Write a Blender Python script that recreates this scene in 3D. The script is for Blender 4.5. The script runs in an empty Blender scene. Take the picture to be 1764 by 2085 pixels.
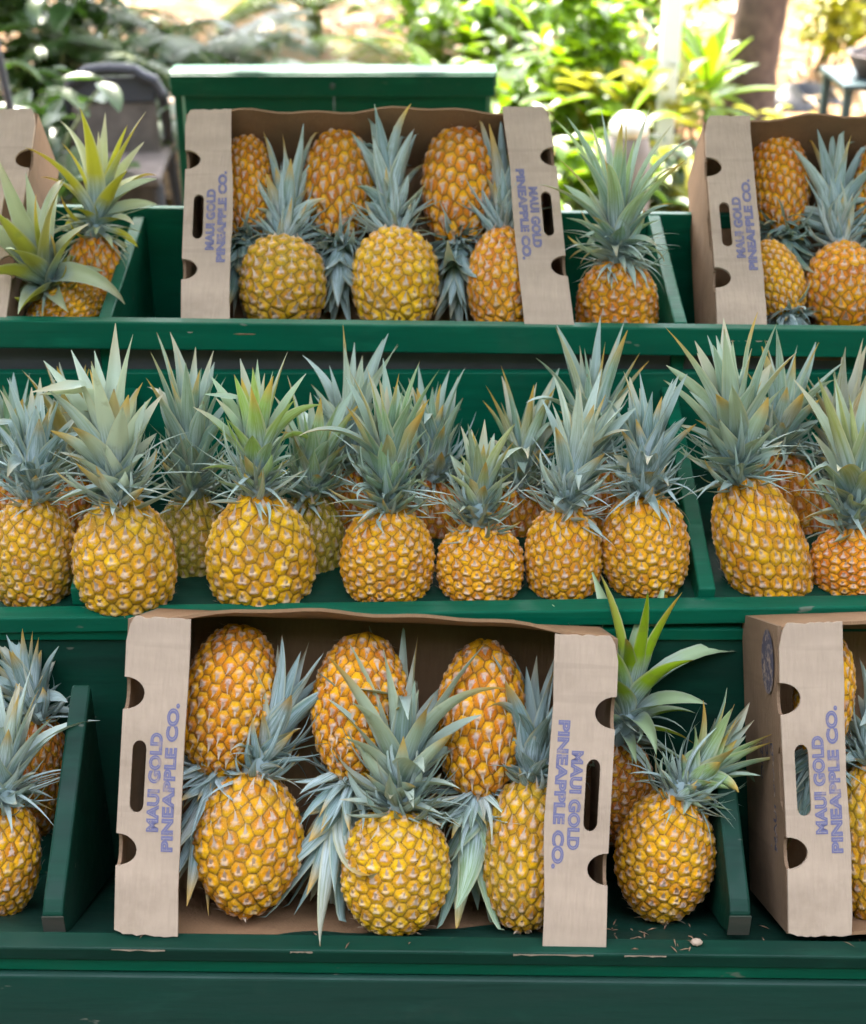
import bpy, math, random
import numpy as np
from mathutils import Vector, Matrix, Euler

random.seed(7); RS = np.random.RandomState(7)
S = bpy.context.scene
COL = S.collection
R = math.radians
PI = math.pi

# ------------------------------------------------------------------ camera
PITCH = R(28); FOC = 2863.0; CX, CY = 882.0, 1042.5
CAM = Vector((0, 0, 1.65))
FW = Vector((0, math.cos(PITCH), -math.sin(PITCH)))
UP = Vector((0, math.sin(PITCH), math.cos(PITCH)))
RT = Vector((1, 0, 0))
cd = bpy.data.cameras.new('camera'); cam = bpy.data.objects.new('camera', cd); COL.objects.link(cam)
cam.location = CAM; cam.rotation_euler = (PI/2 - PITCH, 0, 0)
cd.sensor_fit = 'VERTICAL'; cd.sensor_height = 36.4; cd.lens = 36.4*FOC/2085.0
cd.clip_start = 0.05; cd.clip_end = 400
cd.dof.use_dof = True; cd.dof.focus_distance = 1.72; cd.dof.aperture_fstop = 4.5
S.camera = cam

def ray(px, py):
    return FW + RT*((px-CX)/FOC) + UP*((CY-py)/FOC)
def at_depth(px, py, d):
    return CAM + ray(px, py)*d
def at_ground(px, py, z=0.0):
    r = ray(px, py); return CAM + r*((z-CAM.z)/r.z)
def at_y(px, py, y):
    r = ray(px, py); return CAM + r*(y/r.y)
def at_plane(px, py, p, n):
    r = ray(px, py); return CAM + r*((p-CAM).dot(n)/r.dot(n))

# ------------------------------------------------------------------ tagging
def tag(o, label=None, cat=None, group=None, kind=None):
    if label: o['label'] = label
    if cat: o['category'] = cat
    if group: o['group'] = group
    if kind: o['kind'] = kind
    return o
def empty(name, loc=(0, 0, 0), rot=None):
    o = bpy.data.objects.new(name, None); COL.objects.link(o); o.location = loc
    if rot: o.rotation_euler = rot
    o.empty_display_size = 0.05
    return o

class MB:
    """collects verts, faces, per-vertex colour, per-face material index"""
    def __init__(s): s.v = []; s.f = []; s.c = []; s.m = []
    def add(s, vs, fs, cs=None, mi=0):
        b = len(s.v); s.v.extend([tuple(v) for v in vs])
        s.f.extend([tuple(b+i for i in f) for f in fs])
        s.c.extend(cs if cs is not None else [(0, 0, 0, 1)]*len(vs)); s.m.extend([mi]*len(fs))
    def box(s, x0, x1, y0, y1, z0, z1, mi=0, kx=0.0, bev=0.0):
        vs = []
        if bev <= 0:
            vs = [(x, y, z+kx*x) for z in (z0, z1) for y in (y0, y1) for x in (x0, x1)]
            s.add(vs, [(0,2,3,1),(4,5,7,6),(0,1,5,4),(2,6,7,3),(0,4,6,2),(1,3,7,5)], None, mi)
            return
        b = bev
        prof = [(y0+b,z0),(y1-b,z0),(y1,z0+b),(y1,z1-b),(y1-b,z1),(y0+b,z1),(y0,z1-b),(y0,z0+b)]
        s.prism(prof, x0, x1, kx, mi)
    def prism(s, prof, x0, x1, kx=0.0, mi=0):
        """profile in (y,z), extruded along x"""
        n = len(prof)
        vs = [(x, y, z+kx*x) for x in (x0, x1) for (y, z) in prof]
        fs = [(i, (i+1) % n, n+(i+1) % n, n+i) for i in range(n)]
        fs += [tuple(range(n-1, -1, -1)), tuple(range(n, 2*n))]
        s.add(vs, fs, None, mi)
    def tube(s, pts, rads, n=10, mi=0, col=(0,0,0,1)):
        pts = [Vector(p) for p in pts]; vs = []; N = len(pts)
        for i, p in enumerate(pts):
            t = (pts[min(i+1, N-1)]-pts[max(i-1, 0)]).normalized()
            a = t.cross(Vector((0, 0, 1)) if abs(t.z) < .9 else Vector((1, 0, 0))).normalized(); b = t.cross(a)
            r = rads[i] if hasattr(rads, '__len__') else rads
            for k in range(n):
                w = 2*PI*k/n; vs.append(p + a*(r*math.cos(w)) + b*(r*math.sin(w)))
        fs = [(i*n+k, i*n+(k+1) % n, (i+1)*n+(k+1) % n, (i+1)*n+k) for i in range(N-1) for k in range(n)]
        fs += [tuple(range(n-1, -1, -1)), tuple((N-1)*n+k for k in range(n))]
        s.add(vs, fs, [col]*len(vs), mi)
    def build(s, name, mats, parent=None, smooth=True, recalc=True):
        me = bpy.data.meshes.new(name); me.from_pydata(s.v, [], s.f)
        return finish(name, me, mats, parent, smooth, s.c, s.m, recalc)

def finish(name, me, mats, parent, smooth, cols, mis, recalc=False):
    if not isinstance(mats, (list, tuple)): mats = [mats]
    for m in mats: me.materials.append(m)
    if cols is not None:
        a = me.color_attributes.new('Col', 'FLOAT_COLOR', 'POINT')
        a.data.foreach_set('color', np.asarray(cols, dtype=np.float32).ravel())
    if mis is not None and len(mats) > 1:
        me.polygons.foreach_set('material_index', np.asarray(mis, dtype=np.int32))
    if recalc:
        import bmesh
        bm = bmesh.new(); bm.from_mesh(me); bmesh.ops.recalc_face_normals(bm, faces=bm.faces); bm.to_mesh(me); bm.free()
    me.polygons.foreach_set('use_smooth', np.full(len(me.polygons), bool(smooth)))
    me.update()
    o = bpy.data.objects.new(name, me); COL.objects.link(o)
    if parent is not None: o.parent = parent
    return o
def bevel(o, w=0.002, seg=2):
    m = o.modifiers.new('bevel', 'BEVEL'); m.width = w; m.segments = seg; m.limit_method = 'ANGLE'; m.angle_limit = R(40)
    return o

# ------------------------------------------------------------------ materials
class NT:
    def __init__(s, name, rough=.5, spec=.5):
        s.mat = bpy.data.materials.new(name); s.mat.use_nodes = True; s.t = s.mat.node_tree; s.N = s.t.nodes; s.L = s.t.links
        s.p = s.N['Principled BSDF']; s.p.inputs['Roughness'].default_value = rough
        s.p.inputs['Specular IOR Level'].default_value = spec
    def n(s, typ, **kw):
        x = s.N.new(typ)
        for k, v in kw.items(): setattr(x, k, v)
        return x
    def link(s, a, b): s.L.new(a, b)
    def mix(s, fac, a, b, mode='MIX'):
        x = s.n('ShaderNodeMix', data_type='RGBA', blend_type=mode)
        for sock, v in ((x.inputs[0], fac), (x.inputs[6], a), (x.inputs[7], b)):
            if hasattr(v, 'links'): s.link(v, sock)
            elif isinstance(v, (int, float)): sock.default_value = v
            else: sock.default_value = (v[0], v[1], v[2], 1)
        return x.outputs[2]
    def noise(s, scale, detail=3, vec=None, rough=.55, dist=0):
        x = s.n('ShaderNodeTexNoise'); x.inputs['Scale'].default_value = scale; x.inputs['Detail'].default_value = detail
        x.inputs['Roughness'].default_value = rough; x.inputs['Distortion'].default_value = dist
        if vec is None: vec = s.obj()
        s.link(vec, x.inputs['Vector']); return x.outputs['Fac']
    def obj(s):
        if not hasattr(s, '_tc'): s._tc = s.n('ShaderNodeTexCoord')
        return s._tc.outputs['Object']
    def scaled(s, sx, sy, sz, vec=None, loc=None):
        x = s.n('ShaderNodeMapping'); x.inputs['Scale'].default_value = (sx, sy, sz)
        s.link(vec or s.obj(), x.inputs['Vector'])
        if loc is not None: s.link(loc, x.inputs['Location'])
        return x.outputs['Vector']
    def ramp(s, fac, a, b, va=0.0, vb=1.0, smooth=False):
        x = s.n('ShaderNodeMapRange'); 
        if smooth: x.interpolation_type = 'SMOOTHSTEP'
        s.link(fac, x.inputs[0]); x.inputs[1].default_value = a; x.inputs[2].default_value = b
        x.inputs[3].default_value = va; x.inputs[4].default_value = vb; return x.outputs[0]
    def math(s, op, a, b=None):
        x = s.n('ShaderNodeMath', operation=op)
        for i, v in enumerate((a, b)):
            if v is None: continue
            if hasattr(v, 'links'): s.link(v, x.inputs[i])
            else: x.inputs[i].default_value = v
        return x.outputs[0]
    def attr(s, name='Col'):
        a = s.n('ShaderNodeAttribute', attribute_name=name); sp = s.n('ShaderNodeSeparateColor')
        s.link(a.outputs['Color'], sp.inputs[0]); return sp.outputs[0], sp.outputs[1], sp.outputs[2]
    def color(s, c): s.link(c, s.p.inputs['Base Color']); return s
    def rough(s, r): s.link(r, s.p.inputs['Roughness']); return s
    def bump(s, h, strength=.3, dist=.001):
        b = s.n('ShaderNodeBump'); b.inputs['Strength'].default_value = strength; b.inputs['Distance'].default_value = dist
        s.link(h, b.inputs['Height']); s.link(b.outputs[0], s.p.inputs['Normal']); return s
    def trans(s, colour, fac=.3):
        t = s.n('ShaderNodeBsdfTranslucent'); m = s.n('ShaderNodeMixShader'); m.inputs[0].default_value = fac
        if hasattr(colour, 'links'): s.link(colour, t.inputs[0])
        else: t.inputs[0].default_value = (*colour, 1)
        out = s.N['Material Output']; s.link(s.p.outputs[0], m.inputs[1]); s.link(t.outputs[0], m.inputs[2]); s.link(m.outputs[0], out.inputs[0])
        return s

def mat_green(name, base, dull, rough=.42, wear=.5):
    m = NT(name, rough, .22)
    v1 = m.scaled(1.2, 9, 9)
    n1 = m.noise(2.2, 5, v1, .6); n2 = m.noise(28, 4, m.scaled(.25, 1, 1)); n3 = m.noise(7, 6, None, .7)
    c = m.mix(m.ramp(n1, .3, .7), base, dull)
    c = m.mix(m.ramp(n2, .58, .75, 0, .35), c, tuple(x*1.7+.012 for x in base))
    # dusty film and scuffed spots that show bare wood
    c = m.mix(m.ramp(n3, .55, .8, 0, .14), c, (.09, .10, .07))
    ng = m.noise(90, 3, m.scaled(.06, 1, 1)); c = m.mix(m.ramp(ng, .55, .7, 0, .35), c, tuple(x*.45 for x in base))
    n4 = m.noise(46, 3, m.scaled(.35, 1, 1), .5)
    c = m.mix(m.ramp(n4, .72, .745, 0, wear), c, (.24, .22, .17))
    m.color(c); m.rough(m.ramp(n3, .3, .75, rough-.1, rough+.25))
    m.bump(m.math('ADD', m.math('ADD', n1, m.math('MULTIPLY', n2, .6)), m.math('MULTIPLY', ng, .5)), .5, .0018)
    return m.mat
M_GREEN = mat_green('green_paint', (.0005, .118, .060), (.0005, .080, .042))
M_GREEN_D = mat_green('green_paint_dark', (.001, .046, .025), (.005, .028, .018), .5, .35)  # darker green for floors, legs and the bottom trough's boards
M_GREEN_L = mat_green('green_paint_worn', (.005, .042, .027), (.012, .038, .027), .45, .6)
M_GREEN_T = mat_green('green_paint_counter', (.003, .085, .040), (.002, .065, .034), .4, .2)
def simple(name, col, rough=.6, var=.25, scale=8, spec=.4, bump=.2):
    m = NT(name, rough, spec); n1 = m.noise(scale, 5)
    m.color(m.mix(m.ramp(n1, .3, .7), tuple(c*(1-var) for c in col), tuple(min(1, c*(1+var)) for c in col)))
    m.bump(n1, bump, .002); return m.mat
M_WOOD = mat_green('worn_end_grain', (.09, .065, .05), (.012, .05, .032), .8, .9)
M_GAP = simple('gap_shade_and_screw_grey', (.085, .085, .085), .45, .2, 10)  # grey of the screw head and of the painted gap shade
def mat_card(name, col, dirt):
    m = NT(name, .82, .2)
    nf = m.noise(3.0, 5, m.scaled(3, 8, 3)); ng = m.noise(260, 2, m.scaled(1, .12, 1)); nb = m.noise(9, 6, None, .7)
    c = m.mix(m.ramp(nf, .3, .7), tuple(x*.88 for x in col), tuple(min(1, x*1.08) for x in col))
    c = m.mix(m.ramp(ng, .35, .7, 0, .22), c, tuple(x*.7 for x in col))
    c = m.mix(m.ramp(nb, .52, .72, 0, .55), c, dirt)
    nc = m.noise(2.2, 2, m.scaled(1, 22, 1)); c = m.mix(m.ramp(nc, .60, .66, 0, .22), c, tuple(x*.62 for x in col))
    m.color(c); m.bump(m.math('ADD', ng, m.math('MULTIPLY', nb, 2.0)), .55, .002); return m.mat
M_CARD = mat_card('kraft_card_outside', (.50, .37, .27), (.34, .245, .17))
M_CARD_SHADE = mat_card('kraft_card_side_shaded', (.24, .15, .09), (.14, .085, .05))  # shade on the side walls put into a browner kraft colour
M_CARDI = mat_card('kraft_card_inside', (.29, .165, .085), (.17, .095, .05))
def mat_ink(name, col, thr):
    m = NT(name, .8, .1); n = m.noise(70, 5, None, .7); n2 = m.noise(9, 2)
    m.color(m.mix(m.ramp(m.math('ADD', n, m.math('MULTIPLY', n2, .35)), thr+.30, thr+.42, .03, .7), col, (.42, .305, .22))); return m.mat
M_INK = mat_ink('purple_print', (.17, .165, .285), .46)
M_INKL = mat_ink('pale_print', (.36, .30, .32), .62)
M_INKD = mat_ink('dark_print', (.07, .065, .09), .36)

# pineapple rind: R border (1 = face of an eye, 0 = groove), G pale bract patch, B random of the eye, alpha spot
def mat_rind():
    m = NT('pineapple_rind', .5, .16)
    a = m.n('ShaderNodeAttribute', attribute_name='Col'); sp = m.n('ShaderNodeSeparateColor'); m.link(a.outputs['Color'], sp.inputs[0])
    b, pale, rnd = sp.outputs; spot = a.outputs['Alpha']
    oi = m.n('ShaderNodeObjectInfo'); flesh = oi.outputs['Color']; gr = oi.outputs['Alpha']
    fine = m.noise(34, 4, None, .7); mid = m.noise(9, 4)
    hsv = m.n('ShaderNodeHueSaturation'); m.link(flesh, hsv.inputs['Color'])
    m.link(m.ramp(rnd, 0, 1, .485, .512), hsv.inputs['Hue']); m.link(m.ramp(rnd, 0, 1, .75, 1.18), hsv.inputs['Value'])
    f = m.mix(m.ramp(mid, .45, .75, 0, .40), hsv.outputs[0], (.50, .16, .012))
    ua = m.n('ShaderNodeAttribute', attribute_name='Up').outputs['Fac']
    f = m.mix(m.ramp(ua, .55, .9, 0, .38), f, (.50, .17, .008)); f = m.mix(m.ramp(ua, .42, .16, 0, .45), f, (.96, .56, .006))
    groove = m.mix(gr, (.11, .032, .004), (.05, .06, .008))
    side = m.mix(m.math('MULTIPLY', gr, .75), f, (.24, .23, .02))
    side = m.mix(m.ramp(b, .45, .95), side, f)
    c = m.mix(m.ramp(b, .01, .20), groove, side)
    c = m.mix(m.math('MULTIPLY', m.ramp(b, .5, .15), m.ramp(fine, .4, .65, 0, .45)), c, (.36, .20, .07))
    pc = m.mix(m.ramp(fine, .35, .65), (.84, .70, .60), (.58, .44, .40))
    pc = m.mix(m.ramp(rnd, .1, .9, 0, .5), pc, (.80, .58, .34))
    c = m.mix(m.math('MULTIPLY', pale, m.ramp(fine, .25, .6, .45, .9)), c, pc)
    c = m.mix(m.math('MULTIPLY', spot, .8), c, (.09, .06, .075))
    c = m.mix(m.ramp(fine, .60, .74, 0, .40), c, (.30, .13, .02))
    rv_ = m.n('ShaderNodeCombineXYZ')
    for q_ in range(3): m.link(m.math('MULTIPLY', oi.outputs['Random'], 9.0+4*q_), rv_.inputs[q_])
    pv = m.scaled(1, 1, 1, None, rv_.outputs[0])
    big = m.noise(1.9, 2, pv); bru = m.noise(3.2, 4, pv, .6)
    c = m.mix(m.ramp(bru, .60, .70, 0, .42), c, (.34, .17, .03))
    c = m.mix(m.math('MULTIPLY', m.ramp(big, .45, .65), m.math('MULTIPLY', gr, .7)), c, (.24, .24, .03))
    c = m.mix(m.ramp(m.noise(75, 2), .62, .72, 0, .3), c, (.90, .74, .50))
    m.color(c); m.rough(m.ramp(fine, .3, .7, .42, .7)); m.bump(m.math('ADD', fine, m.math('MULTIPLY', m.noise(90, 3), .6)), .8, .0014)
    return m.mat
M_RIND = mat_rind()
def mat_bract():
    m = NT('dry_bract', .7, .3); r, g, b = m.attr()
    c = m.mix(g, (.74, .58, .44), (.42, .24, .14)); c = m.mix(m.ramp(r, .3, 1), c, (.62, .50, .36))
    m.color(c); m.trans(c, .2); return m.mat
M_BRACT = mat_bract()
# crown leaf: R along leaf, G random, B age (0 outer, 1 inner), alpha = across (0..1)
def mat_leaf():
    m = NT('crown_leaf', .45, .35)
    a = m.n('ShaderNodeAttribute', attribute_name='Col'); sp = m.n('ShaderNodeSeparateColor'); m.link(a.outputs['Color'], sp.inputs[0])
    s_, g, t = sp.outputs; u = a.outputs['Alpha']
    oi = m.n('ShaderNodeObjectInfo'); tip = oi.outputs['Color']; amt = oi.outputs['Alpha']
    cv = m.n('ShaderNodeCombineXYZ'); m.link(m.math('MULTIPLY', u, 9), cv.inputs[0]); m.link(m.math('MULTIPLY', s_, 1.6), cv.inputs[1]); m.link(m.math('MULTIPLY', g, 37), cv.inputs[2])
    st = m.noise(1.6, 4, cv.outputs[0], .6); blot = m.noise(38, 4)
    c = m.mix(m.ramp(g, .1, .9), (.34, .455, .49), (.70, .80, .83))          # waxy blue-grey bloom
    c = m.mix(m.ramp(st, .40, .62, 0, .75), c, (.10, .19, .11))              # the bloom rubbed off in streaks
    c = m.mix(m.math('MULTIPLY', m.ramp(s_, .10, .60, smooth=True), m.math('MULTIPLY', m.math('MULTIPLY', amt, m.ramp(t, .1, .5, .45, 1)), m.ramp(g, .0, .45, .35, 1))), c, tip)
    c = m.mix(m.ramp(blot, .60, .72, 0, .35), c, (.22, .20, .07))
    e = m.math('ABSOLUTE', m.math('SUBTRACT', u, .5))
    c = m.mix(m.math('MULTIPLY', m.ramp(oi.outputs['Random'], .45, 1), .45), c, m.mix(m.ramp(s_, 0, .5), (.20, .31, .32), (.12, .24, .10)))
    c = m.mix(m.math('MULTIPLY', m.ramp(g, .90, .92), m.ramp(s_, .3, .8, .2, .9)), c, (.48, .34, .12))
    c = m.mix(m.ramp(e, .40, .5, 0, .7), c, (.62, .60, .36))                  # pale margin
    c = m.mix(m.math('MULTIPLY', m.ramp(s_, .93, 1), m.ramp(g, .4, .6)), c, (.28, .15, .07))
    c = m.mix(m.math('MULTIPLY', m.ramp(s_, .62, .9, 0, .85), m.ramp(m.math('FRACT', m.math('MULTIPLY', g, 7)), .55, .6)), c, (.66, .38, .06))   # dry tip
    geo = m.n('ShaderNodeNewGeometry')
    c = m.mix(m.math('MULTIPLY', geo.outputs['Backfacing'], .55), c, (.48, .57, .52))          # silvery underside
    m.color(c); m.bump(st, .3, .001); m.trans(m.mix(.5, c, (.20, .30, .04)), .16)
    return m.mat
M_LEAF = mat_leaf()

# ------------------------------------------------------------------ pineapple body
def body_profile(shape):
    """returns arrays z, r (length 1, max radius .5) sampled along the outline"""
    n = 400
    p, taper, wide = shape
    th = np.linspace(-PI/2, PI/2, n)
    z = np.sign(np.sin(th))*np.abs(np.sin(th))**(2/p)*.5 + .5
    r = np.abs(np.cos(th))**(2/p)*.5
    r = r*(1 - taper*(z-wide-.06)**2*np.where(z > wide+.06, .9, 1.15)*2); r = r/r.max()*.5
    r[0] = r[-1] = 0
    return z, r
def make_body(seed, pq, shape, aspect, nu=210, nv=165):
    rs = np.random.RandomState(seed)
    z, r = body_profile(shape)
    z = z*aspect
    ds = np.hypot(np.diff(z), np.diff(r)); s = np.r_[0, np.cumsum(ds)]
    sv = np.linspace(0, s[-1], nv); zv = np.interp(sv, s, z); rv = np.interp(sv, s, r)
    rm = (r[1:]+r[:-1])/2; A = np.r_[0, np.cumsum(rm*ds)]; A /= A[-1]
    dz = np.gradient(zv, sv); dr = np.gradient(rv, sv)
    # eyes
    p_, q_ = pq; a_ = PI/math.sqrt(p_*p_+p_*q_+q_*q_)          # hexagonal lattice wrapped round the fruit
    H_ = 2*PI*np.sum(rm*ds)/PI
    v1 = np.array([a_, 0]); v2 = np.array([a_*.5, a_*.8660254])
    w_ = p_*v1+q_*v2; ro = -math.atan2(w_[1], w_[0]); c_, s__ = math.cos(ro), math.sin(ro)
    pts = []
    for m1 in range(-60, 61):
        for m2 in range(-60, 61):
            x, y = m1*v1+m2*v2; x, y = x*c_-y*s__, x*s__+y*c_
            if 0 <= x < PI-1e-6 and 0.02*H_ < y < .972*H_: pts.append((x*2, y/H_))
    pts = np.array(sorted(pts, key=lambda t: t[1])); ne = len(pts)
    fa = np.clip(pts[:, 1]+rs.normal(0, .0035, ne), .004, .99)
    se = np.interp(fa, A, s); ze = np.interp(se, s, z); re = np.interp(se, s, r)
    hand = 1 if seed % 2 else -1
    ae = pts[:, 0]*hand + rs.uniform(0, 6.28) + rs.normal(0, .025, ne)
    E = np.c_[re*np.cos(ae), re*np.sin(ae), ze]
    dze = np.interp(se, sv, dz); dre = np.interp(se, sv, dr)
    TE = np.c_[dre*np.cos(ae), dre*np.sin(ae), dze]; TE /= np.linalg.norm(TE, axis=1)[:, None]
    NE = np.c_[dze*np.cos(ae), dze*np.sin(ae), -dre]; NE /= np.linalg.norm(NE, axis=1)[:, None]
    SE = np.cross(TE, NE)
    area = 2*PI*np.sum(rm*ds)/ne; rc = math.sqrt(area/PI)     # cell radius
    ang = np.linspace(0, 2*PI, nu, endpoint=False)
    P = np.stack([rv[:, None]*np.cos(ang), rv[:, None]*np.sin(ang), np.repeat(zv[:, None], nu, 1)], -1).reshape(-1, 3)
    Nn = np.stack([dz[:, None]*np.cos(ang), dz[:, None]*np.sin(ang), np.repeat(-dr[:, None], nu, 1)], -1).reshape(-1, 3)
    Nn /= np.maximum(np.linalg.norm(Nn, axis=1), 1e-6)[:, None]
    D = np.linalg.norm(P[:, None, :]-E[None], axis=2)
    i1 = D.argmin(1); d1 = D[np.arange(len(P)), i1]; D[np.arange(len(P)), i1] = 9; d2 = D.min(1)
    rel = P - E[i1]; a = (rel*TE[i1]).sum(1)/rc; sd = (rel*SE[i1]).sum(1)/rc
    e = (d2-d1)/rc
    sm = lambda x, lo, hi: (lambda t: t*t*(3-2*t))(np.clip((x-lo)/(hi-lo), 0, 1))
    b = np.clip(e/1.1, 0, 1)
    hump = sm(e, 0, .8)*.016 + sm(e, .0, .16)*.010
    rnd = rs.uniform(0, 1, ne)[i1]
    wob = rs.normal(0, .12, ne)[i1]
    # pale bract patch: wide at its foot, pointed towards the crown
    aa = a + wob
    wid = np.clip(.50*(1-np.clip(aa+.15, 0, 2)/.85), 0, 1)
    rag = rs.normal(0, .07, len(P))
    pale = sm(wid-np.abs(sd)+rag, -.03, .16)*sm(aa+rag, -.46, -.30)
    pale *= .7+.3*rs.uniform(0, 1, ne)[i1]
    spot = np.exp(-((aa-.22)/.17)**2-(sd/.20)**2)*(rs.uniform(0, 1, ne)[i1] > .3)*rs.uniform(.5, 1, ne)[i1]
    hump += -.020*np.exp(-((aa-.2)/.22)**2-(sd/.24)**2) + .016*pale
    hump *= .85+.3*rnd
    hump += rs.normal(0, .0022, len(P))
    lump = 0.010*np.sin(P[:, 2]*5+rs.uniform(0, 6))*np.cos(np.arctan2(P[:, 1], P[:, 0])*2+rs.uniform(0, 6))
    V = P + Nn*(hump-.018+lump)[:, None]
    cap = np.clip(np.minimum(sv, s[-1]-sv)/.05, 0, 1)
    cols = np.c_[b, pale, rnd, spot]; upv = np.clip(.5+.5*(aa+.25*rs.normal(0, 1, ne)[i1]*.5), 0, 1)
    idx = np.arange(nv*nu).reshape(nv, nu); q = np.roll(idx, -1, axis=1)
    F = np.stack([idx[:-1], q[:-1], q[1:], idx[1:]], -1).reshape(-1, 4)
    # dry bract points, one per eye
    bv = []; bf = []; bc = []
    for j in range(ne):
        tj = ze[j]/aspect
        endy = max(0, 1-min(tj, 1-tj)/.14)
        ln = rc*(rs.uniform(.75, 1.35)+.55*endy); w = rc*rs.uniform(.16, .26)*(1+.5*endy)
        lift = rc*(rs.uniform(.10, .48)+.35*endy); sk = rs.normal(0, .18)*rc
        base = E[j]+TE[j]*(-.12*rc)
        g = rs.uniform(); nb = len(bv)
        for ii, (q_, ww, hh) in enumerate(((0, 1, .0), (.35, .8, .12), (.7, .38, .5), (1.0, .05, 1.05))):
            c0 = base+TE[j]*(ln*q_)+NE[j]*(lift*hh+.010)+SE[j]*(sk*q_*q_)
            for u in (-1, 1): bv.append(c0+SE[j]*(w*ww*u)); bc.append((q_, g, 0, 1))
        for ii in range(3): bf.append((nb+2*ii, nb+2*ii+1, nb+2*ii+3, nb+2*ii+2))
    nbv = len(bv)
    nV = len(V); V = np.r_[V, np.array(bv)]; F = np.r_[F, np.array(bf)+nV]; C = np.r_[cols, np.array(bc)]
    me = bpy.data.meshes.new('fruit')
    me.vertices.add(len(V)); me.vertices.foreach_set('co', V.astype(np.float32).ravel())
    me.loops.add(len(F)*4); me.loops.foreach_set('vertex_index', F.astype(np.int32).ravel())
    me.polygons.add(len(F)); me.polygons.foreach_set('loop_start', np.arange(0, len(F)*4, 4, dtype=np.int32))
    me.polygons.foreach_set('loop_total', np.full(len(F), 4, dtype=np.int32))
    mi = np.zeros(len(F), dtype=np.int32); mi[-len(bf):] = 1
    me.materials.append(M_RIND); me.materials.append(M_BRACT)
    me.polygons.foreach_set('material_index', mi); me.polygons.foreach_set('use_smooth', np.ones(len(F), dtype=bool))
    me.update(calc_edges=True); me.validate()
    at = me.color_attributes.new('Col', 'FLOAT_COLOR', 'POINT'); at.data.foreach_set('color', C.astype(np.float32).ravel())
    at = me.attributes.new('Up', 'FLOAT', 'POINT'); at.data.foreach_set('value', np.r_[upv, np.zeros(nbv)].astype(np.float32))
    return me
BODIES = []
for i, (ne, sh, asp) in enumerate([
        ((10, 14), (2.5, .25, .45), 1.25), ((10, 15), (2.45, .35, .42), 1.32), ((9, 13), (2.6, .20, .45), 1.18), ((9, 16), (2.35, .30, .40), 1.40),
        ((9, 14), (2.4, .45, .42), 1.22), ((10, 14), (2.65, .15, .48), 1.28), ((13, 13), (2.45, .30, .45), 1.35), ((9, 13), (2.5, .45, .38), 1.30)]):
    BODIES.append((make_body(11+i, ne, sh, asp), asp))

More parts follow.
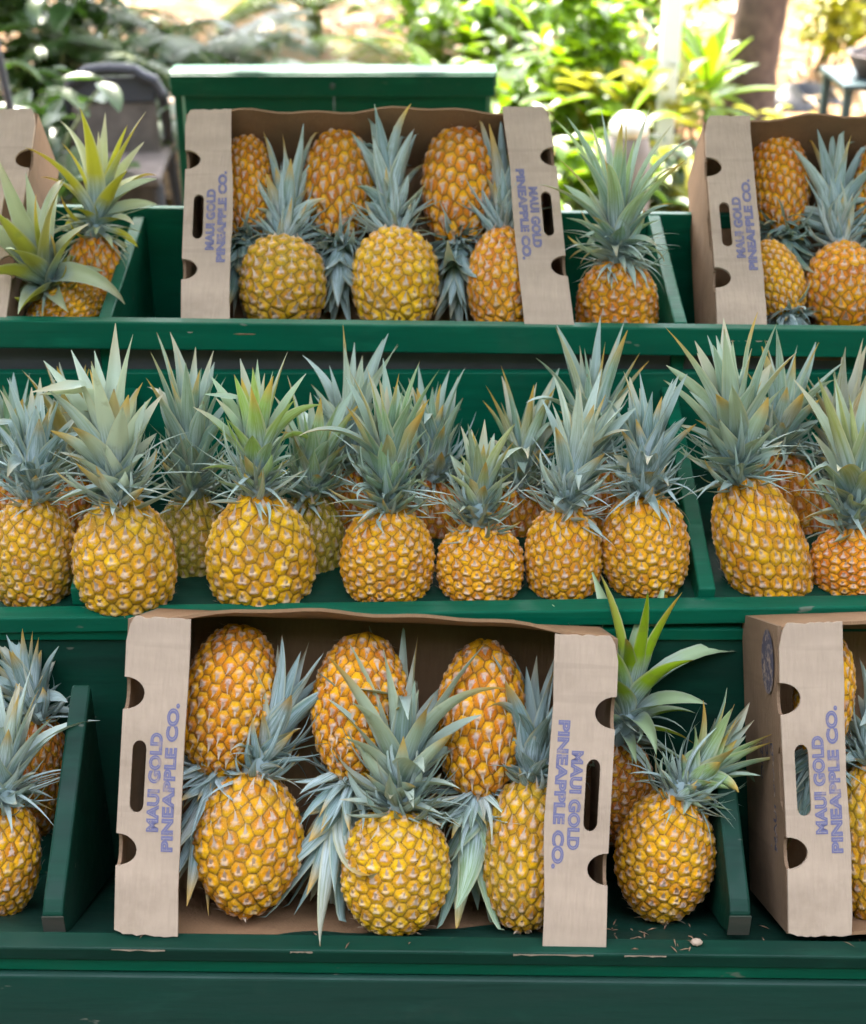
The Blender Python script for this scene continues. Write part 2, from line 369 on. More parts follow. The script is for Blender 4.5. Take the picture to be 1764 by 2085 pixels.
# ------------------------------------------------------------------ pineapple crown (built along +Z, length L metres)
def make_crown(seed, L, spread=1.0, n=64, neck=.30, wmax=.021, droop=0.0, lmul=1.0):
    rs = random.Random(seed); mb = MB()
    stem = L*neck
    mb.tube([(0, 0, -.012), (0, 0, stem*.5), (0, 0, stem)], [.017, .015, .006], 8, 0, (0.1, .5, .2, .5))
    rows = 10
    for i in range(n):
        t = i/(n-1)
        az = i*2.39996 + rs.gauss(0, .12)
        h0 = stem*(t**.85)*.95 - .004
        ss = min(1, max(0, (t-.44)/.40)); big = .30+.10*t + .62*ss*ss*(3-2*ss)
        h0 += L*.02*rs.random()
        if t > .9: big *= 1-.30*(t-.9)/.1
        ln = (L-h0)*big*rs.uniform(.82, 1.08)*lmul
        th0 = min(R(100), R(70)*(1-t)**1.15*spread*rs.uniform(.8, 1.2) + R(4))
        bend = (R(34)*(1-t)**.7*spread + R(6) + droop*R(95)*(1-t)**.8)*rs.uniform(.5, 1.35)
        if rs.random() < .3 and t < .6: bend *= -.6
        w = wmax*(.52+.72*min(1, max(0, t-.15)*2.0))*rs.uniform(.8, 1.15)*(1 if t < .85 else .8)
        if t < .42 and droop < .2:
            th0 = R(rs.uniform(52, 92))*min(1.1, spread)*(1-.5*t); bend = R(rs.uniform(-55, 12)); ln *= rs.uniform(.8, 1.25)
        if rs.random() < .10: bend += R(rs.uniform(30, 80)); th0 += R(12); ln *= 1.08
        kink = rs.random() < .04
        g = rs.random()
        if rs.random() < .22: ln *= rs.uniform(.55, .8)
        twist = rs.gauss(0, .7); sw = rs.gauss(0, .22)
        r0 = .014*(1-.6*t)
        p = Vector((math.cos(az)*r0, math.sin(az)*r0, h0)); vs = []; cs = []
        for k in range(rows+1):
            s = k/rows
            th = th0 + bend*s**1.4 + (R(70) if kink and s > .6 else 0)
            a2 = az + sw*s
            d = Vector((math.sin(th)*math.cos(a2), math.sin(th)*math.sin(a2), math.cos(th)))
            if k: p = p + d*(ln/rows)
            side0 = Vector((-math.sin(a2), math.cos(a2), 0))
            nrm = d.cross(side0).normalized()
            tw = twist*s; side = side0*math.cos(tw)+nrm*math.sin(tw); nn = nrm*math.cos(tw)-side0*math.sin(tw)
            wd = w*(.72+.28*min(1, s*4))*max(.02, (1-s**1.7))**.95
            cup = wd*.42*(1-.4*s)
            for u in (-1, -.5, 0, .5, 1):
                vs.append(p + side*(u*wd*.5) + nn*(-cup*(u*u)+cup*.5)*-1)
                cs.append((s, g, t, .5+.5*u))
        fs = [(k*5+j, k*5+j+1, (k+1)*5+j+1, (k+1)*5+j) for k in range(rows) for j in range(4)]
        mb.add(vs, fs, cs)
    # the crowded thin silvery leaves of the neck
    nk = int(n*.95)
    for i in range(nk):
        t = i/nk; az = rs.uniform(0, 2*PI); h0 = stem*.62*t-.006
        ln = (.036+.20*L*(.5+.7*t))*rs.uniform(.75, 1.25); w = rs.uniform(.0055, .0095)
        th0 = R(rs.uniform(58, 100)-22*t)*(1 if droop < .2 else 1.15); bend = R(rs.uniform(-75, 5)) if rs.random() < .72 else R(rs.uniform(10, 60))
        if droop >= .2: bend = R(rs.uniform(0, 60))
        g = rs.uniform(.3, 1.0); p = Vector((math.cos(az)*.013, math.sin(az)*.013, h0)); vs = []; cs = []; az1 = az+rs.gauss(0, .5)
        for k in range(8):
            s = k/7; th = th0+bend*s; a2 = az+(az1-az)*s
            d = Vector((math.sin(th)*math.cos(a2), math.sin(th)*math.sin(a2), math.cos(th)))
            if k: p = p+d*(ln/7)
            side = Vector((-math.sin(a2), math.cos(a2), 0)); nn = d.cross(side)
            wd = w*max(.03, 1-s**1.6)
            for u in (-1, 0, 1): vs.append(p+side*(u*wd*.5)+nn*(abs(u)*wd*.3)); cs.append((s*.55, g, 0, .5+.42*u))
        mb.add(vs, [(k*3+j, k*3+j+1, k*3+j+4, k*3+j+3) for k in range(7) for j in range(2)], cs)
    return mb

# ------------------------------------------------------------------ pineapple placement
def rot_to(v, roll=0.0):
    return v.to_track_quat('Z', 'Y').to_matrix().to_4x4() @ Matrix.Rotation(roll, 4, 'Z')
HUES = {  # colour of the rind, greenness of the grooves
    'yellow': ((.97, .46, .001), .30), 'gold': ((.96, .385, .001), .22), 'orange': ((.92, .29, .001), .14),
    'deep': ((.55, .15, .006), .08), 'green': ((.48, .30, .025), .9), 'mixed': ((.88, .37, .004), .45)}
TIPS = {'pale': (.58, .64, .42), 'yellow': (.68, .58, .015), 'lime': (.34, .50, .015), 'amber': (.62, .32, .03), 'blue': (.26, .38, .37), 'green': (.16, .28, .10)}
PC = [0]
def pineapple(plane, base, top, tip, w, label, group, hue='gold', tipc='pale', amt=.6, spread=1.0, n=52, neck=.3, wm=.0245, droop=0.0, off=0.0, coff=0.0, body=None, lm=1.0, box=None):
    """base/top/tip: where the foot of the fruit, its shoulder and the crown's tip are; plane: the slanted plane they lie in"""
    P0, N0 = plane
    P0 = P0 - N0*off
    i = PC[0]; PC[0] += 1
    rs = random.Random(100+i)
    B = at_plane(*base, P0, N0); T = at_plane(*top, P0, N0)
    C = at_plane(*tip, P0 + N0*coff, N0)
    d = (B-CAM).dot(FW)*.5+(T-CAM).dot(FW)*.5
    W = w/FOC*d
    ax = T-B; Lb = ax.length; ax.normalize()
    root = empty('pineapple', B); tag(root, label, 'pineapple', group)
    me, asp = BODIES[(i*3+1) % len(BODIES) if body is None else body]
    f = bpy.data.objects.new('fruit', me); COL.objects.link(f); f.parent = root
    k = W/1.0
    f.matrix_local = rot_to(ax, rs.uniform(0, 6.28)) @ Matrix.Diagonal((k, k, Lb/asp, 1))
    hc, ga = HUES[hue]; j = rs.uniform(.93, 1.07)
    f.color = (hc[0]*j, hc[1]*j*rs.uniform(.95, 1.05), hc[2], min(1, ga*rs.uniform(.8, 1.2)))
    cv = C-T; Lc = cv.length
    mb = make_crown(500+i*7, Lc+.012, spread, n, neck, wm, droop, lm)
    c = mb.build('crown', M_LEAF, root, True, False)
    CM = Matrix.Translation(ax*(Lb-.012)) @ rot_to(cv.normalized(), rs.uniform(0, 6.28)); c.matrix_local = CM
    c.color = (*TIPS[tipc], amt)
    if box:      # leaves bend against the cardboard instead of passing through it
        br_, h, H, D, fw = box
        L2 = Matrix.Translation(br_.location) @ br_.rotation_euler.to_matrix().to_4x4()
        Mx = L2.inverted() @ Matrix.Translation(B) @ CM; Mi = Mx.inverted()
        for v in c.data.vertices:
            q = Mx @ v.co; o_ = q.copy(); lim = h-.009
            q.x = max(-lim, min(lim, q.x))
            if abs(q.x) > h-fw-.003: q.z = min(q.z, -.004)
            q.z = max(q.z, -D+.004)
            if q.z < .004: q.y = max(.006, min(H-.006, q.y))
            if (q-o_).length > 1e-5: v.co = Mi @ q
    return root

def lean_plane(y, z, deg):
    up = Vector((0, math.sin(R(deg)), math.cos(R(deg))))
    return Vector((0, y, z)), Vector((1, 0, 0)).cross(up).normalized()*1.0   # points to the camera (-y)

# ------------------------------------------------------------------ cartons
def curve_mesh(splines, thick):
    cu = bpy.data.curves.new('tmp', 'CURVE'); cu.dimensions = '2D'; cu.fill_mode = 'BOTH'; cu.extrude = thick/2
    for pts in splines:
        sp = cu.splines.new('POLY'); sp.points.add(len(pts)-1)
        for q, (x, y) in zip(sp.points, pts): q.co = (x, y, 0, 1)
        sp.use_cyclic_u = True
    o = bpy.data.objects.new('tmp', cu); COL.objects.link(o)
    dg = bpy.context.evaluated_depsgraph_get(); me = bpy.data.meshes.new_from_object(o.evaluated_get(dg))
    bpy.data.objects.remove(o); bpy.data.curves.remove(cu)
    return me
def text_mesh(txt, size, offset, thick, sx=1.0):
    cu = bpy.data.curves.new('tmp', 'FONT'); cu.body = txt; cu.size = size; cu.offset = offset; cu.extrude = thick; cu.align_x = 'CENTER'; cu.align_y = 'CENTER'
    cu.space_character = 1.04
    o = bpy.data.objects.new('tmp', cu); COL.objects.link(o)
    dg = bpy.context.evaluated_depsgraph_get(); me = bpy.data.meshes.new_from_object(o.evaluated_get(dg))
    bpy.data.objects.remove(o); bpy.data.curves.remove(cu)
    me.transform(Matrix.Diagonal((sx, 1, 1, 1)))
    return me
def add_mesh(name, me, mats, parent, M=None, smooth=False):
    if not isinstance(mats, (list, tuple)): mats = [mats]
    me.materials.clear()
    for m in mats: me.materials.append(m)
    o = bpy.data.objects.new(name, me); COL.objects.link(o); o.parent = parent
    for p in me.polygons: p.use_smooth = smooth
    if M is not None: me.transform(M)
    return o
TH = .0038
def carton(label, group, org, lean, roll=0, yaw=0, W=.572, H=.375, D=.17, shear=0.0, bow_b=.012, bow_t=.012, flaps=(1, 1), fw=.072, lip=0.0, seed=1, prints=(1, 1), side_print=False, flap_len=None):
    """a carton lying on its side with the open face towards the buyer. local x = width, y = up along the open face, z = out of the carton"""
    rs = random.Random(seed)
    root = empty('pineapple_carton', org); tag(root, label, 'carton', group)
    root.rotation_euler = (Matrix.Rotation(R(yaw), 4, 'Z') @ Matrix.Rotation(PI/2-R(lean), 4, 'X') @ Matrix.Rotation(R(roll), 4, 'Z')).to_euler()
    h = W/2
    def warp(me):
        for v in me.vertices: v.co.x += shear*v.co.y + .0012*math.sin(v.co.y*19+seed)*1.0
        me.update()
    # back panel (floor of the carton)
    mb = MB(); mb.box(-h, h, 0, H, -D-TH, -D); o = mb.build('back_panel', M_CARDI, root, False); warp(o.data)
    # long walls, top and bottom, with an edge that bows
    for nm, y0, bow, sgn in (('bottom_wall', 0, bow_b, -1), ('top_wall', H, bow_t, 1)):
        mb = MB(); n = 28; m2 = 6
        vs = []
        for side in (0, 1):
            for i in range(n+1):
                u = i/n; x = -h+TH+ (W-2*TH)*u
                prof = math.sin(PI*u)**.8
                wav = .0016*math.sin(u*31+seed)+.0022*math.sin(u*13+seed*2)
                for k in range(m2+1):
                    s = k/m2
                    z = -D + (D-.001+wav*1.2)*s
                    y = y0 + sgn*(bow*prof*s**1.7 + wav*s) - sgn*TH*side
                    vs.append((x, y, z))
        N1 = (n+1)*(m2+1); fs = []
        for i in range(n):
            for k in range(m2):
                a = i*(m2+1)+k; fs.append((a, a+1, a+m2+2, a+m2+1)); fs.append((N1+a, N1+a+m2+1, N1+a+m2+2, N1+a+1))
            a = i*(m2+1)+m2; fs.append((a, N1+a, N1+a+m2+1, a+m2+1))
            a = i*(m2+1); fs.append((a, a+m2+1, N1+a+m2+1, N1+a))
        mis = [0]*len(fs)
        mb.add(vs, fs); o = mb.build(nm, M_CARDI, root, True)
        es = o.modifiers.new('es', 'EDGE_SPLIT'); es.split_angle = R(40); warp(o.data)
    if lip:
        mb = MB(); mb.box(-h+.001, h-.001, -.001, lip, .0003, .0003+TH*.8); o = mb.build('front_lip', M_CARDI, root, False); warp(o.data)
    FL = flap_len or H
    # half-round notches and hand hole, positions along y
    ny1, ny2, nr = H*.265, H*.765, .0185
    hy, hh, hw = H*.50, .037, .0145
    for sgn, on, pr in ((-1, flaps[0], prints[0]), (1, flaps[1], prints[1])):
        if not on: continue
        # side wall in (z,y)
        wl = [(-D, 0)]
        wl += [(0, 0)]
        for yc in (ny1, ny2):
            for k in range(9):
                a = -PI/2 + PI*k/8; wl.append((-.010*math.cos(a)*1.0, yc+nr*math.sin(a)))
        wl += [(0, H), (-D, H)]
        # order: going up along z=0
        hole = [(-.006, hy-hh), (-.003, hy-hh), (-.003, hy+hh), (-.006, hy+hh), (-.016, hy+hh*.75), (-.016, hy-hh*.75)]
        me = curve_mesh([wl, hole[::-1]], TH)
        # (x,y) -> (z,y)
        M = Matrix(((0, 0, sgn, sgn*(h-TH/2)), (0, 1, 0, 0), (1, 0, 0, -TH*.5), (0, 0, 0, 1)))
        sw = add_mesh('side_wall', me, M_CARD_SHADE, root, M); warp(me)
        # folded-over flap lying in the open face; x measured from the fold inwards
        out = [(0, .003)]
        for yc in (ny1, ny2):
            for k in range(13):
                a = -PI/2 + PI*k/12; out.append((.0235*math.cos(a), yc+nr*math.sin(a)))
        out += [(.0, FL*.93), (.004, FL*.985), (.008, FL+.002)]
        nn = 12
        for k in range(nn+1):
            out.append((.010+(fw-.010)*k/nn, FL+.003+rs.uniform(-.0012, .0012)))
        for k in range(1, 14):
            y = FL*(1-k/14.0); out.append((fw+rs.uniform(-.0007, .0007)+.001*math.sin(k*.7+seed), y))
        for k in range(nn+1):
            out.append((fw-(fw-.010)*k/nn, -.002+rs.uniform(-.0012, .0012)))
        out.append((.006, .001))
        hl = []
        for k in range(9):
            a = PI*k/8; hl.append((.020+hw*.55*math.cos(a)+.0015, hy+hh-.006+.010*math.sin(a)))
        for k in range(9):
            a = PI+PI*k/8; hl.append((.020+hw*.55*math.cos(a)+.0015, hy-hh+.006+.010*math.sin(a)))
        me = curve_mesh([out, hl[::-1]], TH)
        M = Matrix(((-sgn, 0, 0, sgn*h), (0, 1, 0, 0), (0, 0, 1, TH*.6+.001+(.0042 if lip else 0)), (0, 0, 0, 1)))
        fl = add_mesh('flap', me, M_CARD, root, M); warp(me)
        # crease dents across the flap
        for p in me.polygons: p.use_smooth = False
        if pr:
            q = PI/2 if sgn < 0 else -PI/2
            zt = TH*1.15+.0012+(.0042 if lip else 0)
            for txt, xin, size, want in (('MAUI GOLD', .0410, .0172, .112), ('PINEAPPLE CO.', .0580, .0165, .168)):
                for nm, mt, of, dz in (('printed_word', M_INK, .0010, 0), ('printed_letter_fill', M_INKL, -.0006, .0004)):
                    tm = text_mesh(txt, size, of, .00012, 1.0); xs_ = [v.co.x for v in tm.vertices]
                    tm.transform(Matrix.Diagonal(((want-(0 if dz == 0 else .0035))/(max(xs_)-min(xs_)), 1.0, 1, 1)))
                    tm.transform(Matrix.Translation((-sgn*xin+sgn*h, H*.50 - (.006 if 'M' == txt[0] else 0), zt+dz)) @ Matrix.Rotation(q, 4, 'Z'))
                    o = add_mesh(nm, tm, mt, fl); warp(tm)
        if sgn < 0 and side_print:
            # dark print on the outside of the side wall
            zt = -h-.0006
            for txt, zz, size, yy in (('MAUI GOLD', -.045, .020, .42), ('PINEAPPLE CO.', -.070, .016, .42), ('MAUI GOLD', -.098, .020, .40)):
                tm = text_mesh(txt, size, .0006, .0001, 1.15)
                # text x -> up (y), text y -> -z side, facing -x
                tm.transform(Matrix(((0, 0, -1, zt), (1, 0, 0, H*yy), (0, -1, 0, zz), (0, 0, 0, 1))))
                add_mesh('printed_word', tm, M_INKD, sw); warp(tm)
            mb = MB(); vs = [(zt, H*.87+.038*math.sin(a), -.050+.030*math.cos(a)) for a in [2*PI*k/28 for k in range(28)]]
            vs2 = [(zt-.0003, y, z) for (x, y, z) in vs]
            mb.add(vs+vs2, [tuple(range(28)), tuple(range(55, 27, -1))]); o = mb.build('printed_oval', M_INKD, sw, False); warp(o.data)
    return root
def box_plane(root, depth):
    M = root.rotation_euler.to_matrix(); n = (M @ Vector((0, 0, 1))).normalized()
    return Vector(root.location) - n*depth, n

# ------------------------------------------------------------------ the display stand
XL, XR = -1.35, 1.35
stand = empty('display_stand', (0, 1.55, 0)); tag(stand, 'green painted wooden market stand with three stepped fruit troughs and dividers', 'display stand')
def part(mb, name, mat, bev=.0025, parent=None, smooth=False):
    o = mb.build(name, mat, parent or stand, smooth); o.location = (0, -1.55, 0) if parent is None else (0, 0, 0)
    if bev: bevel(o, bev)
    return o
KT, KM, KB = -.012, .016, -.016
# top trough
t = MB(); t.box(XL, XR, 1.918, 1.94, .892, .935, kx=KT); part(t, 'front_board', M_GREEN)
t = MB(); t.box(XL, XR, 1.941, 2.265, .796, .812, kx=KT); part(t, 'shelf_floor', M_GREEN_D)
t = MB(); t.box(XL, XR, 2.266, 2.284, .60, 1.003, kx=KT); part(t, 'back_board', M_GREEN)
t = MB(); t.box(XL, XR, 1.950, 1.958, .842, .889, kx=KT); part(t, 'gap_shade_strip', M_GAP)  # grey strip stands in for the shade inside the gap
for x in (-.482, .362):
    t = MB(); t.prism([(1.9425, .813), (2.2645, .813), (2.2645, .998), (1.9425, .930)], x-.010, x+.010, 0); part(t, 'divider', M_GREEN)
# middle trough
t = MB(); t.box(XL, XR, 1.505, 1.535, .683, .706, kx=KM); part(t, 'front_board', M_GREEN)
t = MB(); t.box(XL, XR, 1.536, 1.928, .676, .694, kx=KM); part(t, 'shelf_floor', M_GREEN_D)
t = MB(); t.box(XL, XR, 1.930, 1.946, .66, .857, kx=0); part(t, 'back_board', M_GREEN)
for x in (-.452, .350):
    t = MB(); t.prism([(1.537, .696), (1.9285, .696), (1.9285, .835), (1.537, .722)], x-.011, x+.011, 0); part(t, 'divider', M_GREEN)
for x in (-.478, .62):
    t = MB(); t.box(x-.012, x+.012, 1.9465, 1.958, .80, .905); part(t, 'upright_batten', M_GREEN)
# bottom trough
t = MB(); t.box(XL, XR, 1.160, 1.186, .455, .474, kx=KB); part(t, 'front_ledge', M_GREEN_D)
t = MB(); t.box(XL, XR, 1.164, 1.182, .4345, .4545, kx=KB); part(t, 'ledge_support', M_GREEN)
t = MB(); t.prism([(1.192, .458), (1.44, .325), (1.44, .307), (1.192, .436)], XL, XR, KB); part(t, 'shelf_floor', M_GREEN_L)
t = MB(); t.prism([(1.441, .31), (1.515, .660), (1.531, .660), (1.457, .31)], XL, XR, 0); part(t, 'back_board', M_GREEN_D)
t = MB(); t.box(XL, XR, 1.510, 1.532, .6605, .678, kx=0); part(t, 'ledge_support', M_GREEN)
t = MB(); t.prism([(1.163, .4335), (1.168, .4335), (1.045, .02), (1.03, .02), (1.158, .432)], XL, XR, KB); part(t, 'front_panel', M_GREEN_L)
def divider_low(x, y0, z0, y1, z1):
    t = MB(); t.prism([(y0, z0-.018), (y0+.02, z0-.034), (y1, .350), (y1, z1), (y0+.012, z0+.022), (y0, z0+.010)], x-.012, x+.012, 0)
    part(t, 'divider', M_GREEN_D, .003)
    t = MB(); t.box(x-.0125, x+.0125, y0-.0022, y0-.0004, z0-.020, z0+.008); part(t, 'worn_end', M_WOOD, 0)
divider_low(-.434, 1.200, .482, 1.432, .648)
divider_low(.352, 1.205, .478, 1.400, .610)
for (xa, xb) in ((-.95, -.70), (-.36, -.30), (.09, .18), (.215, .262), (.50, .62), (-.16, -.135), (.68, .80)):
    t = MB(); n_ = 9
    top_ = [(xa+(xb-xa)*k/n_, 1.1596, .4735+KB*(xa+(xb-xa)*k/n_)) for k in range(n_+1)]
    bot_ = [(x, y, z-.0012-.0022*random.random()) for (x, y, z) in top_]
    t.add(top_+bot_, [(k, k+1, n_+2+k, n_+1+k) for k in range(n_)]); part(t, 'worn_edge', M_CARD, 0)
# end posts and legs of the stand
for x in (-1.32, 1.32):
    for y, zt in ((1.21, .43), (1.95, .79), (2.24, .79)):
        t = MB(); t.box(x-.03, x+.03, y, y+.05, .0, zt-.03); part(t, 'leg', M_GREEN_D)

mb = MB(); rs = random.Random(3)
for k in range(48):
    cl = rs.random() < .5
    x = (rs.gauss(.25, .04) if cl else rs.uniform(-.6, .62)); y = rs.uniform(1.196, 1.27) if rs.random() < .7 else rs.uniform(1.165, 1.18)
    z = (.4745 if y < 1.19 else .4585-(y-1.192)*.536)+KB*x+.0006
    a = rs.uniform(0, 6.28); l = rs.uniform(.0012, .0085); w_ = rs.uniform(.0005, .0012); c_, s_ = math.cos(a), math.sin(a)
    mb.add([(x-c_*l, y-s_*l, z), (x+s_*w_, y-c_*w_, z+.0012), (x+c_*l, y+s_*l, z+.0006), (x-s_*w_, y+c_*w_, z+.0015)], [(0, 1, 2, 3)], [(rs.random(), rs.random(), 0, 1)]*4)
o = mb.build('leaf_crumbs', simple('brown_crumb', (.20, .12, .07), .9, .6, 90), None, False, False); tag(o, 'brown dry leaf crumbs lying on the bottom shelf', None, None, 'stuff')
mb = MB(); g_ = Vector((.298, 1.176, .4785+KB*.298)); vs = []
for j in range(5):
    for i in range(8):
        a = 2*PI*i/8; ph = PI*(j/4-.5); vs.append(g_+Vector((.0075*math.cos(a)*math.cos(ph)+.0001*j, .005*math.sin(a)*math.cos(ph), .0042*math.sin(ph))))
mb.add(vs, [(j*8+i, j*8+(i+1) % 8, (j+1)*8+(i+1) % 8, (j+1)*8+i) for j in range(4) for i in range(8)])
o = mb.build('pebble', M_CARD); tag(o, 'small pale pebble on the front ledge below the lone golden pineapple', 'pebble')

# ------------------------------------------------------------------ cartons in place
G_C = 'cartons of pineapples on the stand'
c_top = carton('kraft carton full of pineapples in the middle of the top shelf, both printed flaps showing', G_C,
               (-.080, 1.925, .924), 53, roll=.6, W=.570, H=.405, D=.135, shear=-.045, bow_b=.004, bow_t=.006, seed=3)
c_tr = carton('kraft carton on the top shelf right of the lone pineapple, its left side showing', G_C,
              (.700, 1.925, .905), 53, roll=0, yaw=0, W=.570, H=.410, D=.150, shear=.03, bow_b=.0, bow_t=.012, lip=.028, seed=5, flaps=(1, 1))
c_tl = carton('kraft carton cut off by the left edge on the top shelf, only its flap showing', G_C,
              (-.905, 1.925, .93), 53, roll=0, W=.570, H=.395, D=.135, seed=8, prints=(1, 0))
c_bot = carton('large open kraft carton tilted on the bottom shelf with bowed edges and printed flaps', G_C,
               (-.0835, 1.178, .473), 28, roll=-2.4, W=.556, H=.354, D=.170, shear=.0, bow_b=.020, bow_t=.020, seed=2)
c_br = carton('kraft carton at the right end of the bottom shelf with dark print on its side', G_C,
              (.690, 1.196, .478), 28, roll=1.8, W=.570, H=.352, D=.185, bow_b=.004, bow_t=.004, seed=6, side_print=True)

# ------------------------------------------------------------------ pineapples
g1 = 'pineapples packed in the top carton'
bp = box_plane(c_top, .055); bq = box_plane(c_top, .075)
pineapple(bq, (505, 283), (500, 487), (478, 655), 118, 'upside-down orange pineapple behind the left flap of the top carton', g1, 'orange', 'blue', .2, box=(c_top, .285, .405, .135, .072))
pineapple(bq, (692, 268), (688, 495), (697, 668), 145, 'upside-down orange pineapple between two blue crowns in the top carton', g1, 'orange', 'blue', .3, box=(c_top, .285, .405, .135, .072))
pineapple(bq, (940, 266), (934, 498), (925, 672), 158, 'large upside-down orange pineapple, right of centre in the top carton', g1, 'orange', 'blue', .3, box=(c_top, .285, .405, .135, .072))
pineapple(bp, (578, 668), (576, 498), (600, 262), 174, 'upright tan-yellow pineapple with scaly face, lower left in the top carton', g1, 'mixed', 'pale', .35, spread=.75, body=2, neck=.38, box=(c_top, .285, .405, .135, .072))
pineapple(bp, (805, 680), (806, 478), (778, 228), 175, 'bright yellow upright pineapple in the middle of the top carton', g1, 'yellow', 'pale', .3, spread=.75, body=0, neck=.45, box=(c_top, .285, .405, .135, .072))
pineapple(bp, (1022, 682), (1028, 474), (1020, 262), 145, 'upright orange pineapple half behind the right flap of the top carton', g1, 'orange', 'blue', .3, spread=.8, box=(c_top, .285, .405, .135, .072))
g2 = 'pineapples packed in the right-hand top carton'
bp = box_plane(c_tr, .055); bq = box_plane(c_tr, .08)
pineapple(bq, (1578, 272), (1592, 475), (1610, 640), 124, 'upside-down orange pineapple beside the flap of the right-hand top carton', g2, 'orange', 'blue', .2, box=(c_tr, .285, .410, .150, .072))
pineapple(bq, (1795, 290), (1788, 490), (1790, 640), 128, 'upside-down pineapple cut by the right edge in the top carton', g2, 'orange', 'blue', .2, box=(c_tr, .285, .410, .150, .072))
pineapple(bp, (1552, 498), (1606, 648), (1650, 760), 112, 'tilted orange pineapple in the lower corner of the right-hand top carton behind its flap', g2, 'gold', 'blue', .2, n=40, box=(c_tr, .285, .410, .150, .072))
pineapple(bp, (1718, 672), (1712, 502), (1688, 262), 148, 'upright orange pineapple with tall blue crown in the right-hand top carton', g2, 'orange', 'pale', .35, spread=.85, neck=.4, box=(c_tr, .285, .410, .150, .072))
g3 = 'loose pineapples on the top shelf'
ps = lean_plane(2.03, .86, 12)
pineapple(ps, (1258, 730), (1256, 532), (1262, 240), 162, 'lone pineapple with wide open crown beside the top carton', g3, 'orange', 'lime', .55, spread=1.3, n=70, neck=.34, wm=.023, droop=.55, body=5, lm=1.12)
ps2 = lean_plane(2.10, .86, 14)
pineapple(ps2, (205, 690), (190, 480), (215, 275), 118, 'pineapple with long splayed yellow-green leaves behind the top left corner', g3, 'orange', 'yellow', 1.9, spread=1.6, n=34, neck=.42, wm=.026, droop=.35, lm=1.6)
pineapple(ps, (168, 690), (100, 590), (25, 425), 160, 'pineapple leaning left with its crown towards the viewer, top left', g3, 'gold', 'yellow', 1.8, spread=1.5, n=34, neck=.35, wm=.036, droop=.25, coff=.10, lm=1.6)
g4 = 'pineapples standing in the middle trough'
mf = lean_plane(1.590, .70, 12); mm = lean_plane(1.675, .70, 12); mk = lean_plane(1.765, .70, 12)
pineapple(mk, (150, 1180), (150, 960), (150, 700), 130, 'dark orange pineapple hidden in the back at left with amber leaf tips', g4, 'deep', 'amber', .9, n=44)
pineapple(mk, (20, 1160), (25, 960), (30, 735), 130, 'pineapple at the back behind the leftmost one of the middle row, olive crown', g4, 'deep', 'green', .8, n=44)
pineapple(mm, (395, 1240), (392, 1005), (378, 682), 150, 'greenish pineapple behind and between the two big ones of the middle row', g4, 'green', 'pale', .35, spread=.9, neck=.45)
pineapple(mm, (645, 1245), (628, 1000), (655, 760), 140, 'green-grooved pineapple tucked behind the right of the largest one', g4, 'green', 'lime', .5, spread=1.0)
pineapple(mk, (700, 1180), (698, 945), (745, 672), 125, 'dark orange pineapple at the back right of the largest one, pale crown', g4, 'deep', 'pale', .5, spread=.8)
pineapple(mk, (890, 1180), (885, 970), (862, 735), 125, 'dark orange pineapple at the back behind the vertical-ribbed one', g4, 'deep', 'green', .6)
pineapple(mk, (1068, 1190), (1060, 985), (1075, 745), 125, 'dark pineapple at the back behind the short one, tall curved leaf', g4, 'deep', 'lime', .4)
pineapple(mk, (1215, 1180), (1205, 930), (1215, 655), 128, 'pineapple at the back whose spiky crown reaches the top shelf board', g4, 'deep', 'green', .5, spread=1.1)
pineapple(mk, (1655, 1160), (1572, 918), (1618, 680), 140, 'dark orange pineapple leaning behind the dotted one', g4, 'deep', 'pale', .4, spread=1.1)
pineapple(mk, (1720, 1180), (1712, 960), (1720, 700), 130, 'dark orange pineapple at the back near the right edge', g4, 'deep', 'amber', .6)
pineapple(mf, (70, 1256), (66, 1008), (78, 775), 172, 'tan-yellow pineapple at the left end of the middle trough', g4, 'mixed', 'blue', .3, body=3, neck=.42)
pineapple(mf, (268, 1276), (240, 1016), (205, 690), 206, 'yellow pineapple hanging over the ledge, with tall pale crown', g4, 'yellow', 'pale', 1.3, n=60, neck=.36, wm=.032, body=4, off=-.03, lm=1.1)
pineapple(mf, (540, 1268), (522, 1005), (515, 712), 214, 'largest bright yellow pineapple with diamond grooves in the middle trough', g4, 'yellow', 'lime', .8, n=62, neck=.42, wm=.024, body=7)
pineapple(mf, (788, 1252), (790, 1030), (795, 735), 186, 'golden pineapple with upright ribs and curled grey-green crown, middle trough', g4, 'gold', 'lime', .45, n=70, neck=.42, body=6)
pineapple(mf, (978, 1250), (978, 1065), (975, 850), 176, 'shortest round pineapple in the middle trough with spiky short crown', g4, 'gold', 'yellow', .5, n=60, neck=.5, wm=.018, body=1)
pineapple(mf, (1145, 1245), (1150, 1035), (1215, 760), 156, 'golden pineapple whose crown tilts right over its neighbour', g4, 'gold', 'pale', .5, spread=.95, neck=.4, body=0)
pineapple(mf, (1316, 1234), (1310, 1003), (1335, 745), 176, 'golden pineapple next to the divider with broad blue leaf', g4, 'gold', 'blue', .3, spread=.95, neck=.35, body=1)
pineapple(mf, (1604, 1264), (1500, 974), (1470, 625), 176, 'tall pineapple leaning against the divider with huge pale crown', g4, 'gold', 'pale', .8, spread=1.15, n=60, neck=.36, wm=.030, body=3)
pineapple(mf, (1738, 1234), (1736, 1068), (1765, 735), 172, 'orange pineapple cut by the right edge in the middle trough', g4, 'orange', 'yellow', .6, spread=1.3, neck=.36, wm=.026)
g5 = 'pineapples packed in the bottom carton'
bp = box_plane(c_bot, .045); bq = box_plane(c_bot, .085); br = box_plane(c_bot, .07)
